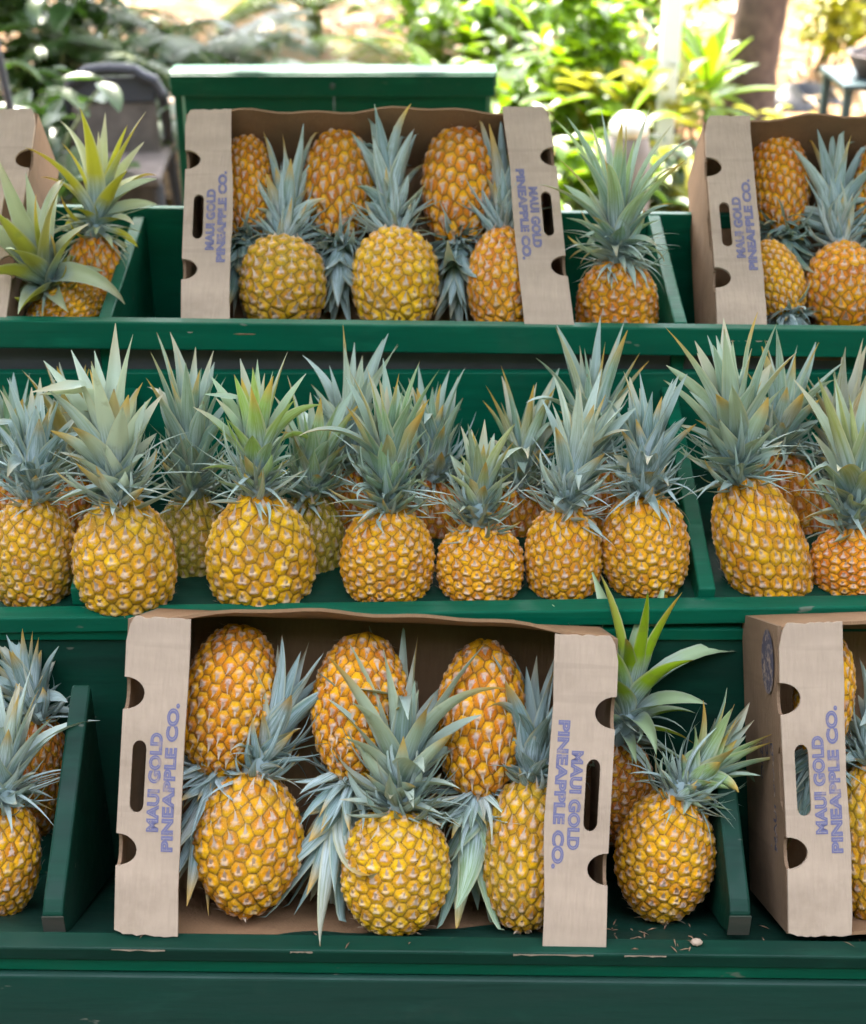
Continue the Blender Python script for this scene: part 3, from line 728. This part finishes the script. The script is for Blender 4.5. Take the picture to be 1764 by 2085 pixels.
pineapple(bq, (497, 1275), (440, 1578), (392, 1840), 192, 'deep orange upside-down pineapple at the left flap of the bottom carton', g5, 'orange', 'blue', .3, wm=.024, box=(c_bot, .278, .354, .170, .072))
pineapple(bq, (745, 1288), (722, 1590), (628, 1895), 190, 'upside-down pineapple half covered by the big crown in the bottom carton', g5, 'orange', 'blue', .35, n=50, wm=.028, spread=.9, lm=1.05, body=6, box=(c_bot, .278, .354, .170, .072))
pineapple(bq, (988, 1305), (972, 1625), (945, 1915), 182, 'upside-down orange pineapple with brown base, right side of the bottom carton', g5, 'orange', 'lime', .35, n=46, wm=.028, spread=.85, body=4, box=(c_bot, .278, .354, .170, .072))
pineapple(br, (498, 1862), (515, 1568), (612, 1300), 216, 'upright reddish-gold pineapple leaning left in the bottom carton', g5, 'gold', 'blue', .35, spread=.8, neck=.42, wm=.023, body=4, box=(c_bot, .278, .354, .170, .072))
pineapple(br, (1062, 1890), (1082, 1585), (1095, 1310), 172, 'greenish-gold pineapple half behind the right flap of the bottom carton', g5, 'mixed', 'blue', .3, box=(c_bot, .278, .354, .170, .072))
pineapple(bp, (800, 1896), (812, 1648), (828, 1290), 214, 'front yellow pineapple with big silver crown in the middle of the bottom carton', g5, 'yellow', 'pale', .9, spread=1.5, n=74, neck=.34, wm=.028, body=5, lm=1.12, box=(c_bot, .278, .354, .170, .072))
g6 = 'loose pineapples on the bottom shelf'
pe = lean_plane(1.30, .45, 18); pk = lean_plane(1.44, .50, 16)
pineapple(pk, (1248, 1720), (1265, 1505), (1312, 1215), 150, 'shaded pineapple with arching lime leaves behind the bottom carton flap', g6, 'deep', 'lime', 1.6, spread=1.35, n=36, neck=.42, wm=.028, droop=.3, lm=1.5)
pineapple(pe, (1338, 1868), (1372, 1612), (1545, 1440), 196, 'golden pineapple right of the bottom carton, its crown bent to the right', g6, 'gold', 'lime', .6, spread=1.0, n=66, neck=.4, wm=.022, body=3)
pineapple(pk, (66, 1705), (76, 1450), (30, 1275), 130, 'shaded brown pineapple behind the divider at the lower left', g6, 'deep', 'blue', .3)
pineapple(pe, (-6, 1872), (8, 1625), (10, 1360), 160, 'orange pineapple cut by the left edge on the bottom shelf', g6, 'gold', 'pale', .4, spread=1.1)
g7 = 'pineapples packed in the right-hand bottom carton'
bp = box_plane(c_br, .055)
pineapple(bp, (1690, 1290), (1665, 1545), (1650, 1760), 120, 'upside-down pineapple along the flap of the right-hand bottom carton', g7, 'gold', 'blue', .3, box=(c_br, .285, .352, .185, .072))
pineapple(bp, (1775, 1875), (1775, 1545), (1810, 1330), 165, 'tall amber pineapple cut by the right edge in the bottom carton', g7, 'mixed', 'blue', .3, body=3, box=(c_br, .285, .352, .185, .072))

#BGSTART
# ------------------------------------------------------------------ ground and garden behind the stand
mg = NT('leaf_littered_ground', .9, .2)
n1 = mg.noise(.9, 6, None, .65); n2 = mg.noise(7, 6, None, .7); n3 = mg.noise(26, 3)
cg = mg.mix(mg.ramp(n1, .38, .62), (.20, .10, .042), (.33, .20, .09)); cg = mg.mix(mg.ramp(n2, .45, .62), cg, (.13, .075, .04))
cg = mg.mix(mg.ramp(n3, .60, .7), cg, (.34, .25, .15)); mg.color(cg); mg.bump(n2, .8, .03)
M_GROUND = mg.mat
mb = MB(); nx, ny = 90, 90
xs = np.sign(np.linspace(-1, 1, nx))*np.abs(np.linspace(-1, 1, nx))**2*90; ys = -60+np.linspace(0, 1, ny)*160
vs = []; 
for y in ys:
    for x in xs:
        z = 0.0
        if y > 6: z += .055*(y-6)*(.9+.2*math.sin(x*.7)) * .6 + .03*math.sin(x*1.9+y*1.3)
        vs.append((x, y, z))
fs = [(j*nx+i, j*nx+i+1, (j+1)*nx+i+1, (j+1)*nx+i) for j in range(ny-1) for i in range(nx-1)]
mb.add(vs, fs); o = mb.build('ground', M_GROUND); tag(o, kind='structure')
M_ADDED_PAVING = simple('added_dark_paving', (.055, .052, .048), .8, .3, 6, .3, .4)  # unseen dark paving, added to cut light bounced off the ground
mb = MB(); mb.box(-14, 14, -14, 2.9, -.05, .004); o = mb.build('added_dark_pavement', M_ADDED_PAVING, None, False); tag(o, kind='structure')

def mat_foliage(name, a_, b_, tr, tf=.45):
    m = NT(name, .38, .5); r, g, b = m.attr()
    n = m.noise(6, 3); c = m.mix(g, a_, b_); c = m.mix(m.ramp(n, .5, .7, 0, .3), c, tuple(x*.6 for x in a_))
    m.color(c); m.trans(tr, tf); return m.mat
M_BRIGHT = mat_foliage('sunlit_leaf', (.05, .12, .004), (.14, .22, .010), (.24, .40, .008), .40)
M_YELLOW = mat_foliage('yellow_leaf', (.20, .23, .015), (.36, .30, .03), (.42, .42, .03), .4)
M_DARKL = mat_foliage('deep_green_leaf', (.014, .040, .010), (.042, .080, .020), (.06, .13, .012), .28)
M_PALEL = mat_foliage('pale_leaf', (.06, .12, .045), (.14, .21, .10), (.14, .24, .05), .3)
M_BARK = simple('bark', (.085, .055, .040), .9, .4, 14, .2, .9)
M_STEM = simple('green_stem', (.12, .14, .05), .7, .3, 14)
M_STRAW = mat_foliage('dry_leaf', (.18, .105, .045), (.33, .225, .11), (.40, .26, .10), .2)

def blade(mb, p, az, el, ln, w, bend, rs, rows=6, kind='oval', fold=.25):
    g = rs.random(); vs = []; cs = []; p = Vector(p)
    for k in range(rows+1):
        s = k/rows; e = el-bend*s**1.3
        d = Vector((math.cos(e)*math.cos(az), math.cos(e)*math.sin(az), math.sin(e)))
        if k: p = p+d*(ln/rows)
        side = Vector((-math.sin(az), math.cos(az), 0)); nn = d.cross(side)
        wd = w*(math.sin(PI*min(1, s*.93+.05))**.75 if kind == 'oval' else (1-s**1.8)*.9+.02)
        for u in (-1, 0, 1):
            vs.append(p+side*(u*wd/2)-nn*(abs(u)*wd*fold*-1)); cs.append((s, g, 0, 1))
    fs = [(k*3+j, k*3+j+1, k*3+j+4, k*3+j+3) for k in range(rows) for j in range(2)]
    mb.add(vs, fs, cs); return p

def shrub(px, py, d0, height, width, n, leaf, mat, label, seed, group='shrubs behind the stand', stems=7, zbase=None):
    """broad-leaved shrub: a clump of leafy stems"""
    rs = random.Random(seed); c = at_depth(px, py, d0)
    base = Vector((c.x, c.y, 0 if c.y < 6 else .033*(c.y-6)))
    root = empty('shrub', base); tag(root, label, 'shrub', group)
    mbf = MB(); mbs = MB()
    for s in range(stems):
        a = rs.uniform(0, 2*PI); rr = width*.5*math.sqrt(rs.random()); h = height*rs.uniform(.55, 1.0)
        p0 = Vector((rs.gauss(0, .04), rs.gauss(0, .04), 0)); p1 = Vector((rr*math.cos(a), rr*math.sin(a), h))
        pts = [p0.lerp(p1, t)+Vector((0, 0, .1*height*math.sin(PI*t))) for t in (0, .33, .66, 1)]
        mbs.tube(pts, [.010, .008, .006, .004], 5)
        for k in range(n//stems):
            t = rs.uniform(.15, 1.0); i = min(2, int(t*3)); q = pts[i].lerp(pts[i+1], t*3-i)
            q = q + Vector((rs.gauss(0, .04), rs.gauss(0, .04), rs.gauss(0, .03)))
            blade(mbf, q, rs.uniform(0, 2*PI), rs.uniform(-.2, 1.0), leaf*rs.uniform(.6, 1.3), leaf*.42*rs.uniform(.8, 1.2), rs.uniform(.2, 1.2), rs)
    mbf.build('foliage', mat, root, True, False); mbs.build('stem', M_STEM, root)
    return root
def fern(px, py, d0, nf, ln, mat, label, seed, el=1.0, up=.25, group='ferns behind the stand', pin=.17):
    rs = random.Random(seed); c = at_depth(px, py, d0); base = Vector((c.x, c.y, 0 if c.y < 6 else .033*(c.y-6)))
    root = empty('fern', base); tag(root, label, 'fern', group)
    mbf = MB(); mbs = MB()
    mbs.tube([(0, 0, -.02), (0, 0, up)], [.06, .05], 8)
    for f in range(nf):
        az = 2*PI*f/nf+rs.gauss(0, .15); e0 = el*rs.uniform(.6, 1.15); L = ln*rs.uniform(.8, 1.1); bend = rs.uniform(1.0, 1.7)
        p = Vector((0, 0, up)); N = 26; pts = [p.copy()]
        for k in range(N):
            s = k/N; e = e0-bend*s**1.2
            d = Vector((math.cos(e)*math.cos(az), math.cos(e)*math.sin(az), math.sin(e))); p = p+d*(L/N); pts.append(p.copy())
            pl = pin*math.sin(PI*(.12+.86*s))**.7
            for sg in (-1, 1):
                blade(mbf, p, az+sg*1.15, e*.5-.1, pl*rs.uniform(.9, 1.1), .030+.014*rs.random(), .5, rs, 3, 'long', .1)
        mbs.tube(pts[::5], .006, 5)
    mbf.build('frond', mat, root, True, False); mbs.build('stem', M_STEM, root)
    return root
def rosette(px, py, d0, n, ln, w, mat, label, seed, stemh=.3, cat='plant', name='rosette_plant', group=None):
    rs = random.Random(seed); c = at_depth(px, py, d0); base = Vector((c.x, c.y, 0 if c.y < 6 else .033*(c.y-6)))
    root = empty(name, base); tag(root, label, cat, group)
    mbf = MB(); mbs = MB(); mbs.tube([(0, 0, 0), (.01, 0, stemh*.5), (0, 0, stemh)], [.022, .018, .015], 7)
    for i in range(n):
        t = i/n; blade(mbf, (0, 0, stemh*(.75+.25*t)), i*2.4, .1+1.3*t, ln*rs.uniform(.75, 1.1), w, rs.uniform(.3, 1.1)*(1.2-t), rs, 8, 'oval', .18)
    mbf.build('foliage', mat, root, True, False); mbs.build('stem', M_STEM, root); return root

# left: dark planting
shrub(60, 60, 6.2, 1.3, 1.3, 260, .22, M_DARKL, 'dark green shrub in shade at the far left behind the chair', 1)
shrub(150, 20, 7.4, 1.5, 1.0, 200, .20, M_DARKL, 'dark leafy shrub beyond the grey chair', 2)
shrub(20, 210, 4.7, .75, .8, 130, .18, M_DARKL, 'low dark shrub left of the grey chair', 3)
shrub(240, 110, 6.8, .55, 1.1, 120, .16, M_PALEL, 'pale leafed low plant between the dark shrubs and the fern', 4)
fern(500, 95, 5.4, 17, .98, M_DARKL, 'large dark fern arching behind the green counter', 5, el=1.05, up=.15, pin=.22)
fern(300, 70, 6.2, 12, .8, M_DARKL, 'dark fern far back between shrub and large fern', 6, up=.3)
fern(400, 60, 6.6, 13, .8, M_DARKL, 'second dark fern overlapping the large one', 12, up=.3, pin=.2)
fern(640, 20, 8.6, 12, .8, M_BRIGHT, 'sunlit fern far back above the green counter', 9, up=.2)
rosette(560, 150, 5.3, 14, .30, .06, M_PALEL, 'pale strap-leafed plant peeping over the green counter', 10, .12)
shrub(130, 130, 5.6, .62, .9, 220, .17, M_DARKL, 'dark bushy plant just behind the top of the grey chair', 21)
# centre and right: sunlit planting
fern(900, 110, 6.0, 13, .85, M_BRIGHT, 'bright yellow-green fern right of the sunlit litter', 7, el=.9, pin=.20)
fern(1010, 30, 8.2, 12, .9, M_BRIGHT, 'bright green fern in the far middle', 8, pin=.2)
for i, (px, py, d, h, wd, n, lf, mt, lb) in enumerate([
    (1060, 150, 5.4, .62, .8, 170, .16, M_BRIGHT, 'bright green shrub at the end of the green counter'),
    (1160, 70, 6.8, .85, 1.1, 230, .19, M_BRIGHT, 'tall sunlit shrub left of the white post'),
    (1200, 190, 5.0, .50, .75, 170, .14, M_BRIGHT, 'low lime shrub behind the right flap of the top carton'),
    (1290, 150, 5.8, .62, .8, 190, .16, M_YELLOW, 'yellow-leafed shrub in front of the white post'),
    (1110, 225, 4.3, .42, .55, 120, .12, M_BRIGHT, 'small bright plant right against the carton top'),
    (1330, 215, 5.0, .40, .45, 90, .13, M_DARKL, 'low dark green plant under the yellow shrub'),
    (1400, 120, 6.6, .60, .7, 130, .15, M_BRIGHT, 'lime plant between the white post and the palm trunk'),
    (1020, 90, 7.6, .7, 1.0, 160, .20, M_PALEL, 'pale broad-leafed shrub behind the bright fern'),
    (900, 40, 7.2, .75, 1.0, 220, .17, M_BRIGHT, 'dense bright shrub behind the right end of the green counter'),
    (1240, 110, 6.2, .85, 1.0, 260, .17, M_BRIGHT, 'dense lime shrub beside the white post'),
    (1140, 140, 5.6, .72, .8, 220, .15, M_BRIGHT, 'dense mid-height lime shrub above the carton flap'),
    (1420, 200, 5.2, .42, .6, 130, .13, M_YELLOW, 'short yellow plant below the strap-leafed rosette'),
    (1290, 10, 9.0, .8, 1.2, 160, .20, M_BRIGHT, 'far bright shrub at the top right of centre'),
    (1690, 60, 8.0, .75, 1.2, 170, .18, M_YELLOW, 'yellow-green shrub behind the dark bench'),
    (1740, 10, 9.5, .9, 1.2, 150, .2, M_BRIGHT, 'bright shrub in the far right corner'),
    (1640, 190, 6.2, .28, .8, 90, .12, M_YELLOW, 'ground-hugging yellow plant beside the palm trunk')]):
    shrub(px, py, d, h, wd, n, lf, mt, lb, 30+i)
rosette(1440, 175, 5.8, 18, .34, .07, M_BRIGHT, 'strap-leafed rosette plant on a short stem before the palm trunk', 60, .50)
rosette(1510, 200, 5.5, 14, .34, .06, M_PALEL, 'white-variegated low rosette at the foot of the palm', 61, .16)

# palm and added unseen trees: crowns above the picture dapple the light
def palm(px, py, d0, rad, h, label, seed):
    rs = random.Random(seed); c = at_depth(px, py, d0); base = Vector((c.x, c.y, .033*max(0, c.y-6)-.02))
    root = empty('palm_tree', base); tag(root, label, 'tree')
    mbt = MB(); N = 60; pts = []; rad_ = []
    for k in range(N+1):
        t = k/N; pts.append((.55*t**1.2, .1*math.sin(t*2), h*t)); rad_.append(rad*(1.35-.35*min(1, t*14))*(1-.25*t)*(1+.05*(k % 2)))
    mbt.tube(pts, rad_, 18); mbt.build('trunk', M_BARK, root, True)
    mbf = MB()
    for f in range(18):
        az = f*2.4; e0 = rs.uniform(-.1, 1.1); p = Vector(pts[-1]); bend = rs.uniform(.8, 1.5)
        for k in range(24):
            s = k/24; e = e0-bend*s; d = Vector((math.cos(e)*math.cos(az), math.cos(e)*math.sin(az), math.sin(e))); p = p+d*.11
            for sg in (-1, 1): blade(mbf, p, az+sg*1.0, e*.4-.35, .55*math.sin(PI*(.1+.85*s)), .045, .5, rs, 2, 'long', .1)
    mbf.build('crown', M_DARKL, root, True, False); return root
palm(1515, 205, 7.0, .125, 4.6, 'palm tree with grey ringed trunk standing in the sunlit litter', 70)
def tree(x, y, h, rad, nl, label, seed, trunk=.09):  # unseen trees added for their shade and dappled light
    rs = random.Random(seed); root = empty('added_shade_tree', (x, y, .033*max(0, y-6)-.02)); tag(root, label, 'tree', 'unseen trees added to shade the garden')
    mt = MB(); mt.tube([(0, 0, 0), (.05, 0, h*.4), (0, .05, h*.75), (0, 0, h)], [trunk*1.2, trunk, trunk*.8, trunk*.4], 12)
    mf = MB()
    for b in range(9):
        a = b*2.4; q = Vector((rad*.75*math.cos(a), rad*.75*math.sin(a), h+rs.uniform(-.4, .9)))
        mt.tube([(0, 0, h*.6), q*.5+Vector((0, 0, h*.35)), q], [trunk*.5, trunk*.3, trunk*.12], 7)
        for k in range(nl//9):
            v = Vector((rs.gauss(0, 1), rs.gauss(0, 1), rs.gauss(0, .6)))*rad*.28
            blade(mf, q+v, rs.uniform(0, 6.28), rs.uniform(-.6, .6), .26, .13, .5, rs, 2)
    mt.build('trunk', M_BARK, root, True); mf.build('crown', M_DARKL, root, True, False)
tree(-3.0, 7.2, 3.2, 2.2, 2000, 'unseen tree added at the far left to shade the garden', 81)
tree(-1.9, 12.4, 4.4, 2.0, 900, 'unseen tree added far back, left of centre, to shade the garden', 82)
tree(3.9, 12.6, 4.4, 2.0, 800, 'unseen tree added far back at the right to shade the garden', 83)

# dry leaves lying on the ground
rs = random.Random(5); mb = MB()
for i in range(5200):
    y = 3.2+13*rs.random()**1.3; x = rs.uniform(-1, 1)*(.45*y+.6)
    z = .012+(0 if y < 6 else .055*(y-6)*(.9+.2*math.sin(x*.7))*.6 + .03*math.sin(x*1.9+y*1.3))
    blade(mb, (x, y, z), rs.uniform(0, 6.28), rs.uniform(-.1, .5), rs.uniform(.08, .22), rs.uniform(.03, .07), rs.uniform(0, .9), rs, 3)
o = mb.build('leaf_litter', M_STRAW, None, True, False); tag(o, 'dry tan leaves scattered on the ground behind the stand', None, None, 'stuff')

# green counter behind the top carton
M_EDGE = simple('pale_worn_edge', (.55, .62, .58), .5, .15, 20)
cy = 3.45
pL = at_y(345, 150, cy); pR = at_y(1012, 137, cy)
x0, x1, zt = pL.x, pR.x, (pL.z+pR.z)/2
cnt = empty('green_counter', ((x0+x1)/2, cy+.25, 0)); tag(cnt, 'dark green wooden counter with pale sunlit top edge behind the top carton', 'counter')
def cpart(mb, name, mat, bev=.004):
    o = mb.build(name, mat, cnt, False); o.location = -Vector(cnt.location); bevel(o, bev); return o
t = MB(); t.box(x0, x1, cy-.02, cy+.075, zt-.035, zt); cpart(t, 'counter_top', M_GREEN_T)
t = MB(); t.box(x0+.005, x1-.005, cy-.028, cy-.0205, zt-.055, zt-.006); cpart(t, 'front_trim', M_GREEN_T, .002)
t = MB(); t.box(x0+.03, (x0+x1)/2-.0006, cy+.0, cy+.02, .06, zt-.036); cpart(t, 'front_panel', M_GREEN_T)
t = MB(); t.box((x0+x1)/2+.0006, x1-.02, cy+.0, cy+.02, .06, zt-.036); cpart(t, 'front_panel', M_GREEN_T)
for xx in (x0+.022, x1-.012):
    t = MB(); t.box(xx-.02, xx, cy+.021, cy+.06, .06, zt-.036); cpart(t, 'side_panel', M_GREEN_T)
t = MB(); t.tube([((x0+x1)/2, cy-.036, zt-.030), ((x0+x1)/2, cy-.028, zt-.030)], .006, 10); cpart(t, 'screw_head', M_GAP, .0005)
for xx in (x0+.06, x1-.06):
    for yy in (cy+.03,):
        t = MB(); t.box(xx-.025, xx+.025, yy-.025, yy+.025, 0, .0595); cpart(t, 'foot', M_GREEN_T)

# grey chair
M_CH = simple('grey_plastic_frame', (.045, .045, .055), .45, .15, 6); M_CHP = simple('taupe_sling_fabric', (.12, .095, .082), .8, .3, 16)
c0 = at_depth(243, 300, 5.0); chz = at_depth(238, 140, 4.95).z
ch = empty('garden_chair', (c0.x, c0.y, 0), (0, 0, R(4))); tag(ch, 'grey framed garden chair with taupe back panel left of the green counter', 'chair')
def hpart(mb, name, mat, bev=.006):
    o = mb.build(name, mat, ch, False); bevel(o, bev); return o
hw = .165
def arc(n=12): return [(-hw+2*hw*k/n, math.sin(PI*k/n)) for k in range(n+1)]
t = MB()
t.tube([(-hw, .10, .44), (-hw, .04, .62), (-hw, 0, chz-.07), (-hw+.02, -.01, chz-.025), (-hw+.06, -.01, chz-.008)] +
       [(x, -.01, chz-.005+.022*a) for x, a in arc(8)[2:-2]] + [(hw-.06, -.01, chz-.008), (hw-.02, -.01, chz-.025), (hw, 0, chz-.07), (hw, .04, .62), (hw, .10, .44)], .020, 10)
hpart(t, 'back_frame', M_CH, 0)
t = MB(); t.box(-hw+.02, hw-.02, -.010, .010, chz-.10, chz-.012); hpart(t, 'top_rail', M_CH)
t = MB(); t.box(-hw+.02, hw-.02, -.004, .008, chz-.50, chz-.101); o = hpart(t, 'backrest', M_CHP, .003)
t = MB(); t.box(-hw-.01, hw+.01, -.36, .10, .40, .43); hpart(t, 'seat', M_CHP)
for sx in (-1, 1):
    for sy, yy in ((0, .10), (1, -.33)):
        t = MB(); t.tube([(sx*hw, yy, .40), (sx*(hw+.02), yy+(.05 if sy == 0 else -.03), 0)], [.018, .014], 8); hpart(t, 'leg', M_CH, 0)
    continue
    t = MB(); t.tube([(sx*(hw+.01), .03, .64), (sx*(hw+.02), -.15, .66), (sx*(hw+.02), -.33, .62), (sx*(hw+.015), -.34, .41)], .016, 8); hpart(t, 'armrest', M_CH, 0)

# white post, green pole, dark bench with tray, black bag, white pot
M_WHITE = simple('white_paint', (.70, .68, .62), .5, .06, 10); M_BLACK = simple('black_plastic', (.015, .015, .018), .4, .2, 10)
g = at_depth(1357, 185, 5.6); g.z = 0
post = empty('white_post', g); tag(post, 'sunlit white post rising out of the shrubs right of centre', 'post')
t = MB(); t.box(-.036, .036, -.036, .036, 0.101, 2.4); o = t.build('shaft', M_WHITE, post, False); bevel(o, .006)
t = MB(); t.box(-.06, .06, -.06, .06, 0, .10); o = t.build('base_block', M_WHITE, post, False); bevel(o, .01)
g = at_depth(42, 240, 4.4); 
pl = empty('metal_pole', (g.x, g.y, 0)); tag(pl, 'thin grey-green metal pole leaning at the left edge', 'pole')
t = MB(); t.tube([(0, 0, 0), (-.02, 0, .6), (-.10, 0, 1.6), (-.15, 0, 2.2)], .013, 10); t.build('shaft', M_CH, pl)
t = MB(); t.tube([(0, 0, 0), (0, 0, .03)], [.06, .05], 16); t.build('base_plate', M_CH, pl)
M_TEAL = simple('dark_teal_metal', (.03, .055, .06), .45, .2, 8); M_BROWN = simple('dark_brown_wood', (.085, .06, .05), .6, .3, 12)
bx_ = at_depth(1745, 235, 5.2); zt2 = at_depth(1745, 150, 5.2).z
bt = empty('garden_table', (bx_.x+.02, bx_.y, 0)); tag(bt, 'small dark teal metal table cut by the right edge', 'table')
t = MB(); t.box(-.12, .26, -.14, .22, zt2-.02, zt2); o = t.build('table_top', M_TEAL, bt, False); bevel(o, .005)
for lx in (-.095, -.0, .235):
    for ly in (-.11, .19):
        if lx == 0 and ly > 0: continue
        t = MB(); t.box(lx-.014, lx+.014, ly-.014, ly+.014, 0, zt2-.0205); t.build('leg', M_TEAL, bt, False)
tr = empty('wooden_tub', (bx_.x+.09, bx_.y+.02, zt2+.001)); tag(tr, 'dark brown wooden tub standing on the teal table', 'tub')
t = MB(); vs = []
prof = [(.0, .0), (.10, .0), (.145, .075), (.152, .082), (.138, .082), (.095, .014), (0, .012)]
for (r_, z_) in prof:
    for k in range(24): vs.append((r_*math.cos(2*PI*k/24), r_*math.sin(2*PI*k/24), z_))
t.add(vs, [(i*24+k, i*24+(k+1) % 24, (i+1)*24+(k+1) % 24, (i+1)*24+k) for i in range(6) for k in range(24)]); t.build('bowl', M_BROWN, tr)
t = MB(); t.tube([(0, 0, .0825+.03), (0, 0, .15)], [.012, .004], 8); t.tube([(-.13, 0, .08), (-.07, 0, .115), (.07, 0, .115), (.13, 0, .08)], .006, 6); t.build('handle', M_CH, tr)
g = at_ground(1620, 232)
bag = MB(); rs = random.Random(9); vs = []; nu_, nv_ = 20, 10
for j in range(nv_+1):
    for i in range(nu_):
        a = 2*PI*i/nu_; ph = PI/2*j/nv_; rr = math.cos(ph)**.7*(.22+.05*math.sin(a*3+1)+.02*math.sin(a*7))
        vs.append((g.x+rr*math.cos(a)*1.15, g.y+rr*math.sin(a), .13*math.sin(ph)*(1+.3*math.sin(a*2))))
bag.add(vs, [(j*nu_+i, j*nu_+(i+1) % nu_, (j+1)*nu_+(i+1) % nu_, (j+1)*nu_+i) for j in range(nv_) for i in range(nu_)])
o = bag.build('black_bag', M_BLACK); tag(o, 'slumped black bag on the ground right of the palm trunk', 'bag')
g = at_depth(1279, 300, 4.6); zz = at_depth(1279, 232, 4.6).z
pot = empty('white_jug', (g.x, g.y, 0)); tag(pot, 'white plastic jug behind the lone pineapple crown', 'jug')
t = MB(); prof = [(.0, .0), (.07, .0), (.08, .02), (.08, zz-.12), (.06, zz-.05), (.05, zz-.02), (.045, zz), (0, zz)]; vs = []
for (r_, z_) in prof:
    for k in range(24): vs.append((r_*math.cos(2*PI*k/24), r_*math.sin(2*PI*k/24), z_))
t.add(vs, [(i*24+k, i*24+(k+1) % 24, (i+1)*24+(k+1) % 24, (i+1)*24+k) for i in range(7) for k in range(24)]); t.build('body', simple('grey_brown_stone', (.20, .17, .15), .8, .3, 10), pot)
t = MB(); t.tube([(0, 0, zz-.055), (0, 0, zz-.02), (0, 0, zz+.012)], [.064, .062, .035], 24); t.build('lid', M_WHITE, pot)
# low timber edging and a hose on the sunlit path, right of the lone pineapple
g0 = at_ground(1290, 385); g1_ = at_ground(1420, 375)
t = MB(); t.box(g0.x-.2, g1_.x+.5, g0.y+.35, g0.y+.45, 0, .07); o = t.build('timber_edging', M_BROWN, None, False); tag(o, 'dark timber edging on the sunlit ground beyond the lone pineapple', 'edging'); bevel(o, .008)

# unseen canopy added above the picture to keep the stand in shade
M_CANVAS = simple('green_canvas', (.05, .16, .10), .9, .15, 3)
cn = empty('added_shade_canopy', (0, 1.9, 2.5)); tag(cn, 'unseen green canopy on four poles, added to shade the fruit stand', 'canopy')
t = MB(); t.add([(-2.3, -.72, 0), (2.3, -.72, 0), (2.3, 1.45, 0), (-2.3, 1.45, 0), (-2.3, .05, .38), (2.3, .05, .38),
                 (-2.3, -.72, -.01), (2.3, -.72, -.01), (2.3, 1.45, -.01), (-2.3, 1.45, -.01), (-2.3, .05, .37), (2.3, .05, .37)],
                [(0, 1, 5, 4), (4, 5, 2, 3), (7, 6, 10, 11), (11, 10, 9, 8)]); t.build('shade_roof', M_CANVAS, cn, False, False)
for sx in (-2.2, 2.2):
    for yy in (-.68, 1.4):
        t = MB(); t.tube([(sx, yy, -2.5), (sx, yy, -.01)], .022, 10); t.build('pole', M_CH, cn)

# unseen tall hedges added round the buyers to close off the low sky
def blocker_hedge(name_label, x0, x1, y0, y1, h, seed):
    rs = random.Random(seed); root = empty('blocker_hedge', ((x0+x1)/2, (y0+y1)/2, 0)); tag(root, name_label, 'blocker_hedge', 'unseen hedges added to block the low sky')
    cx_, cy_ = (x0+x1)/2, (y0+y1)/2
    core = MB(); core.box(x0-cx_+.25, x1-cx_-.25, y0-cy_+.25, y1-cy_-.25, 0, h-.25); core.build('stem', M_DARKL, root)
    mf = MB()
    for k in range(4200):
        x = rs.uniform(x0, x1)-cx_; y = rs.uniform(y0, y1)-cy_; z = rs.uniform(.05, h)
        blade(mf, (x, y, z), rs.uniform(0, 6.28), rs.uniform(-.5, .9), .30, .16, .6, rs, 2)
    mf.build('foliage', M_DARKL, root, True, False)
blocker_hedge('unseen leafy wall added behind the buyers to block low sky', -6, 6, -4.6, -3.6, 5.4, 91)
blocker_hedge('unseen leafy wall added on the left to block low sky', -5.2, -4.2, -3.4, 2.6, 4.4, 92)
blocker_hedge('unseen leafy wall added on the right to block low sky', 4.2, 5.2, -3.4, 2.6, 4.4, 93)
#BGEND
# ------------------------------------------------------------------ light
w = bpy.data.worlds.new('World'); S.world = w; w.use_nodes = True
nt = w.node_tree; sky = nt.nodes.new('ShaderNodeTexSky'); sky.sky_type = 'NISHITA'; sky.sun_disc = False
SUN_EL, SUN_AZ = 58.0, -22.0      # azimuth measured from +Y towards +X
sky.sun_elevation = R(SUN_EL); sky.sun_rotation = R(SUN_AZ)
sky.altitude = 50; sky.dust_density = 2.0
hs = nt.nodes.new('ShaderNodeHueSaturation'); hs.inputs['Saturation'].default_value = .62
wm_ = nt.nodes.new('ShaderNodeMix'); wm_.data_type = 'RGBA'; wm_.blend_type = 'MULTIPLY'; wm_.inputs[0].default_value = 1; wm_.inputs[7].default_value = (1.07, 1.0, .91, 1)
nt.links.new(sky.outputs[0], hs.inputs['Color']); nt.links.new(hs.outputs[0], wm_.inputs[6]); nt.links.new(wm_.outputs[2], nt.nodes['Background'].inputs[0]); nt.nodes['Background'].inputs[1].default_value = .14
sl = bpy.data.lights.new('sun', 'SUN'); sl.energy = 2.0; sl.angle = R(.6); sl.color = (1, .93, .82)
so = bpy.data.objects.new('sun', sl); COL.objects.link(so)
dirv = Vector((math.sin(R(SUN_AZ))*math.cos(R(SUN_EL)), math.cos(R(SUN_AZ))*math.cos(R(SUN_EL)), math.sin(R(SUN_EL))))
so.rotation_euler = dirv.to_track_quat('Z', 'Y').to_euler(); so.location = (0, 4, 8)
S.view_settings.view_transform = 'Standard'; S.view_settings.look = 'None'; S.view_settings.exposure = 3.95; S.view_settings.gamma = 1
S.cycles.use_denoising = True
S.cycles.max_bounces = 8; S.cycles.diffuse_bounces = 2; S.cycles.transparent_max_bounces = 8
S.cycles.sample_clamp_indirect = 6
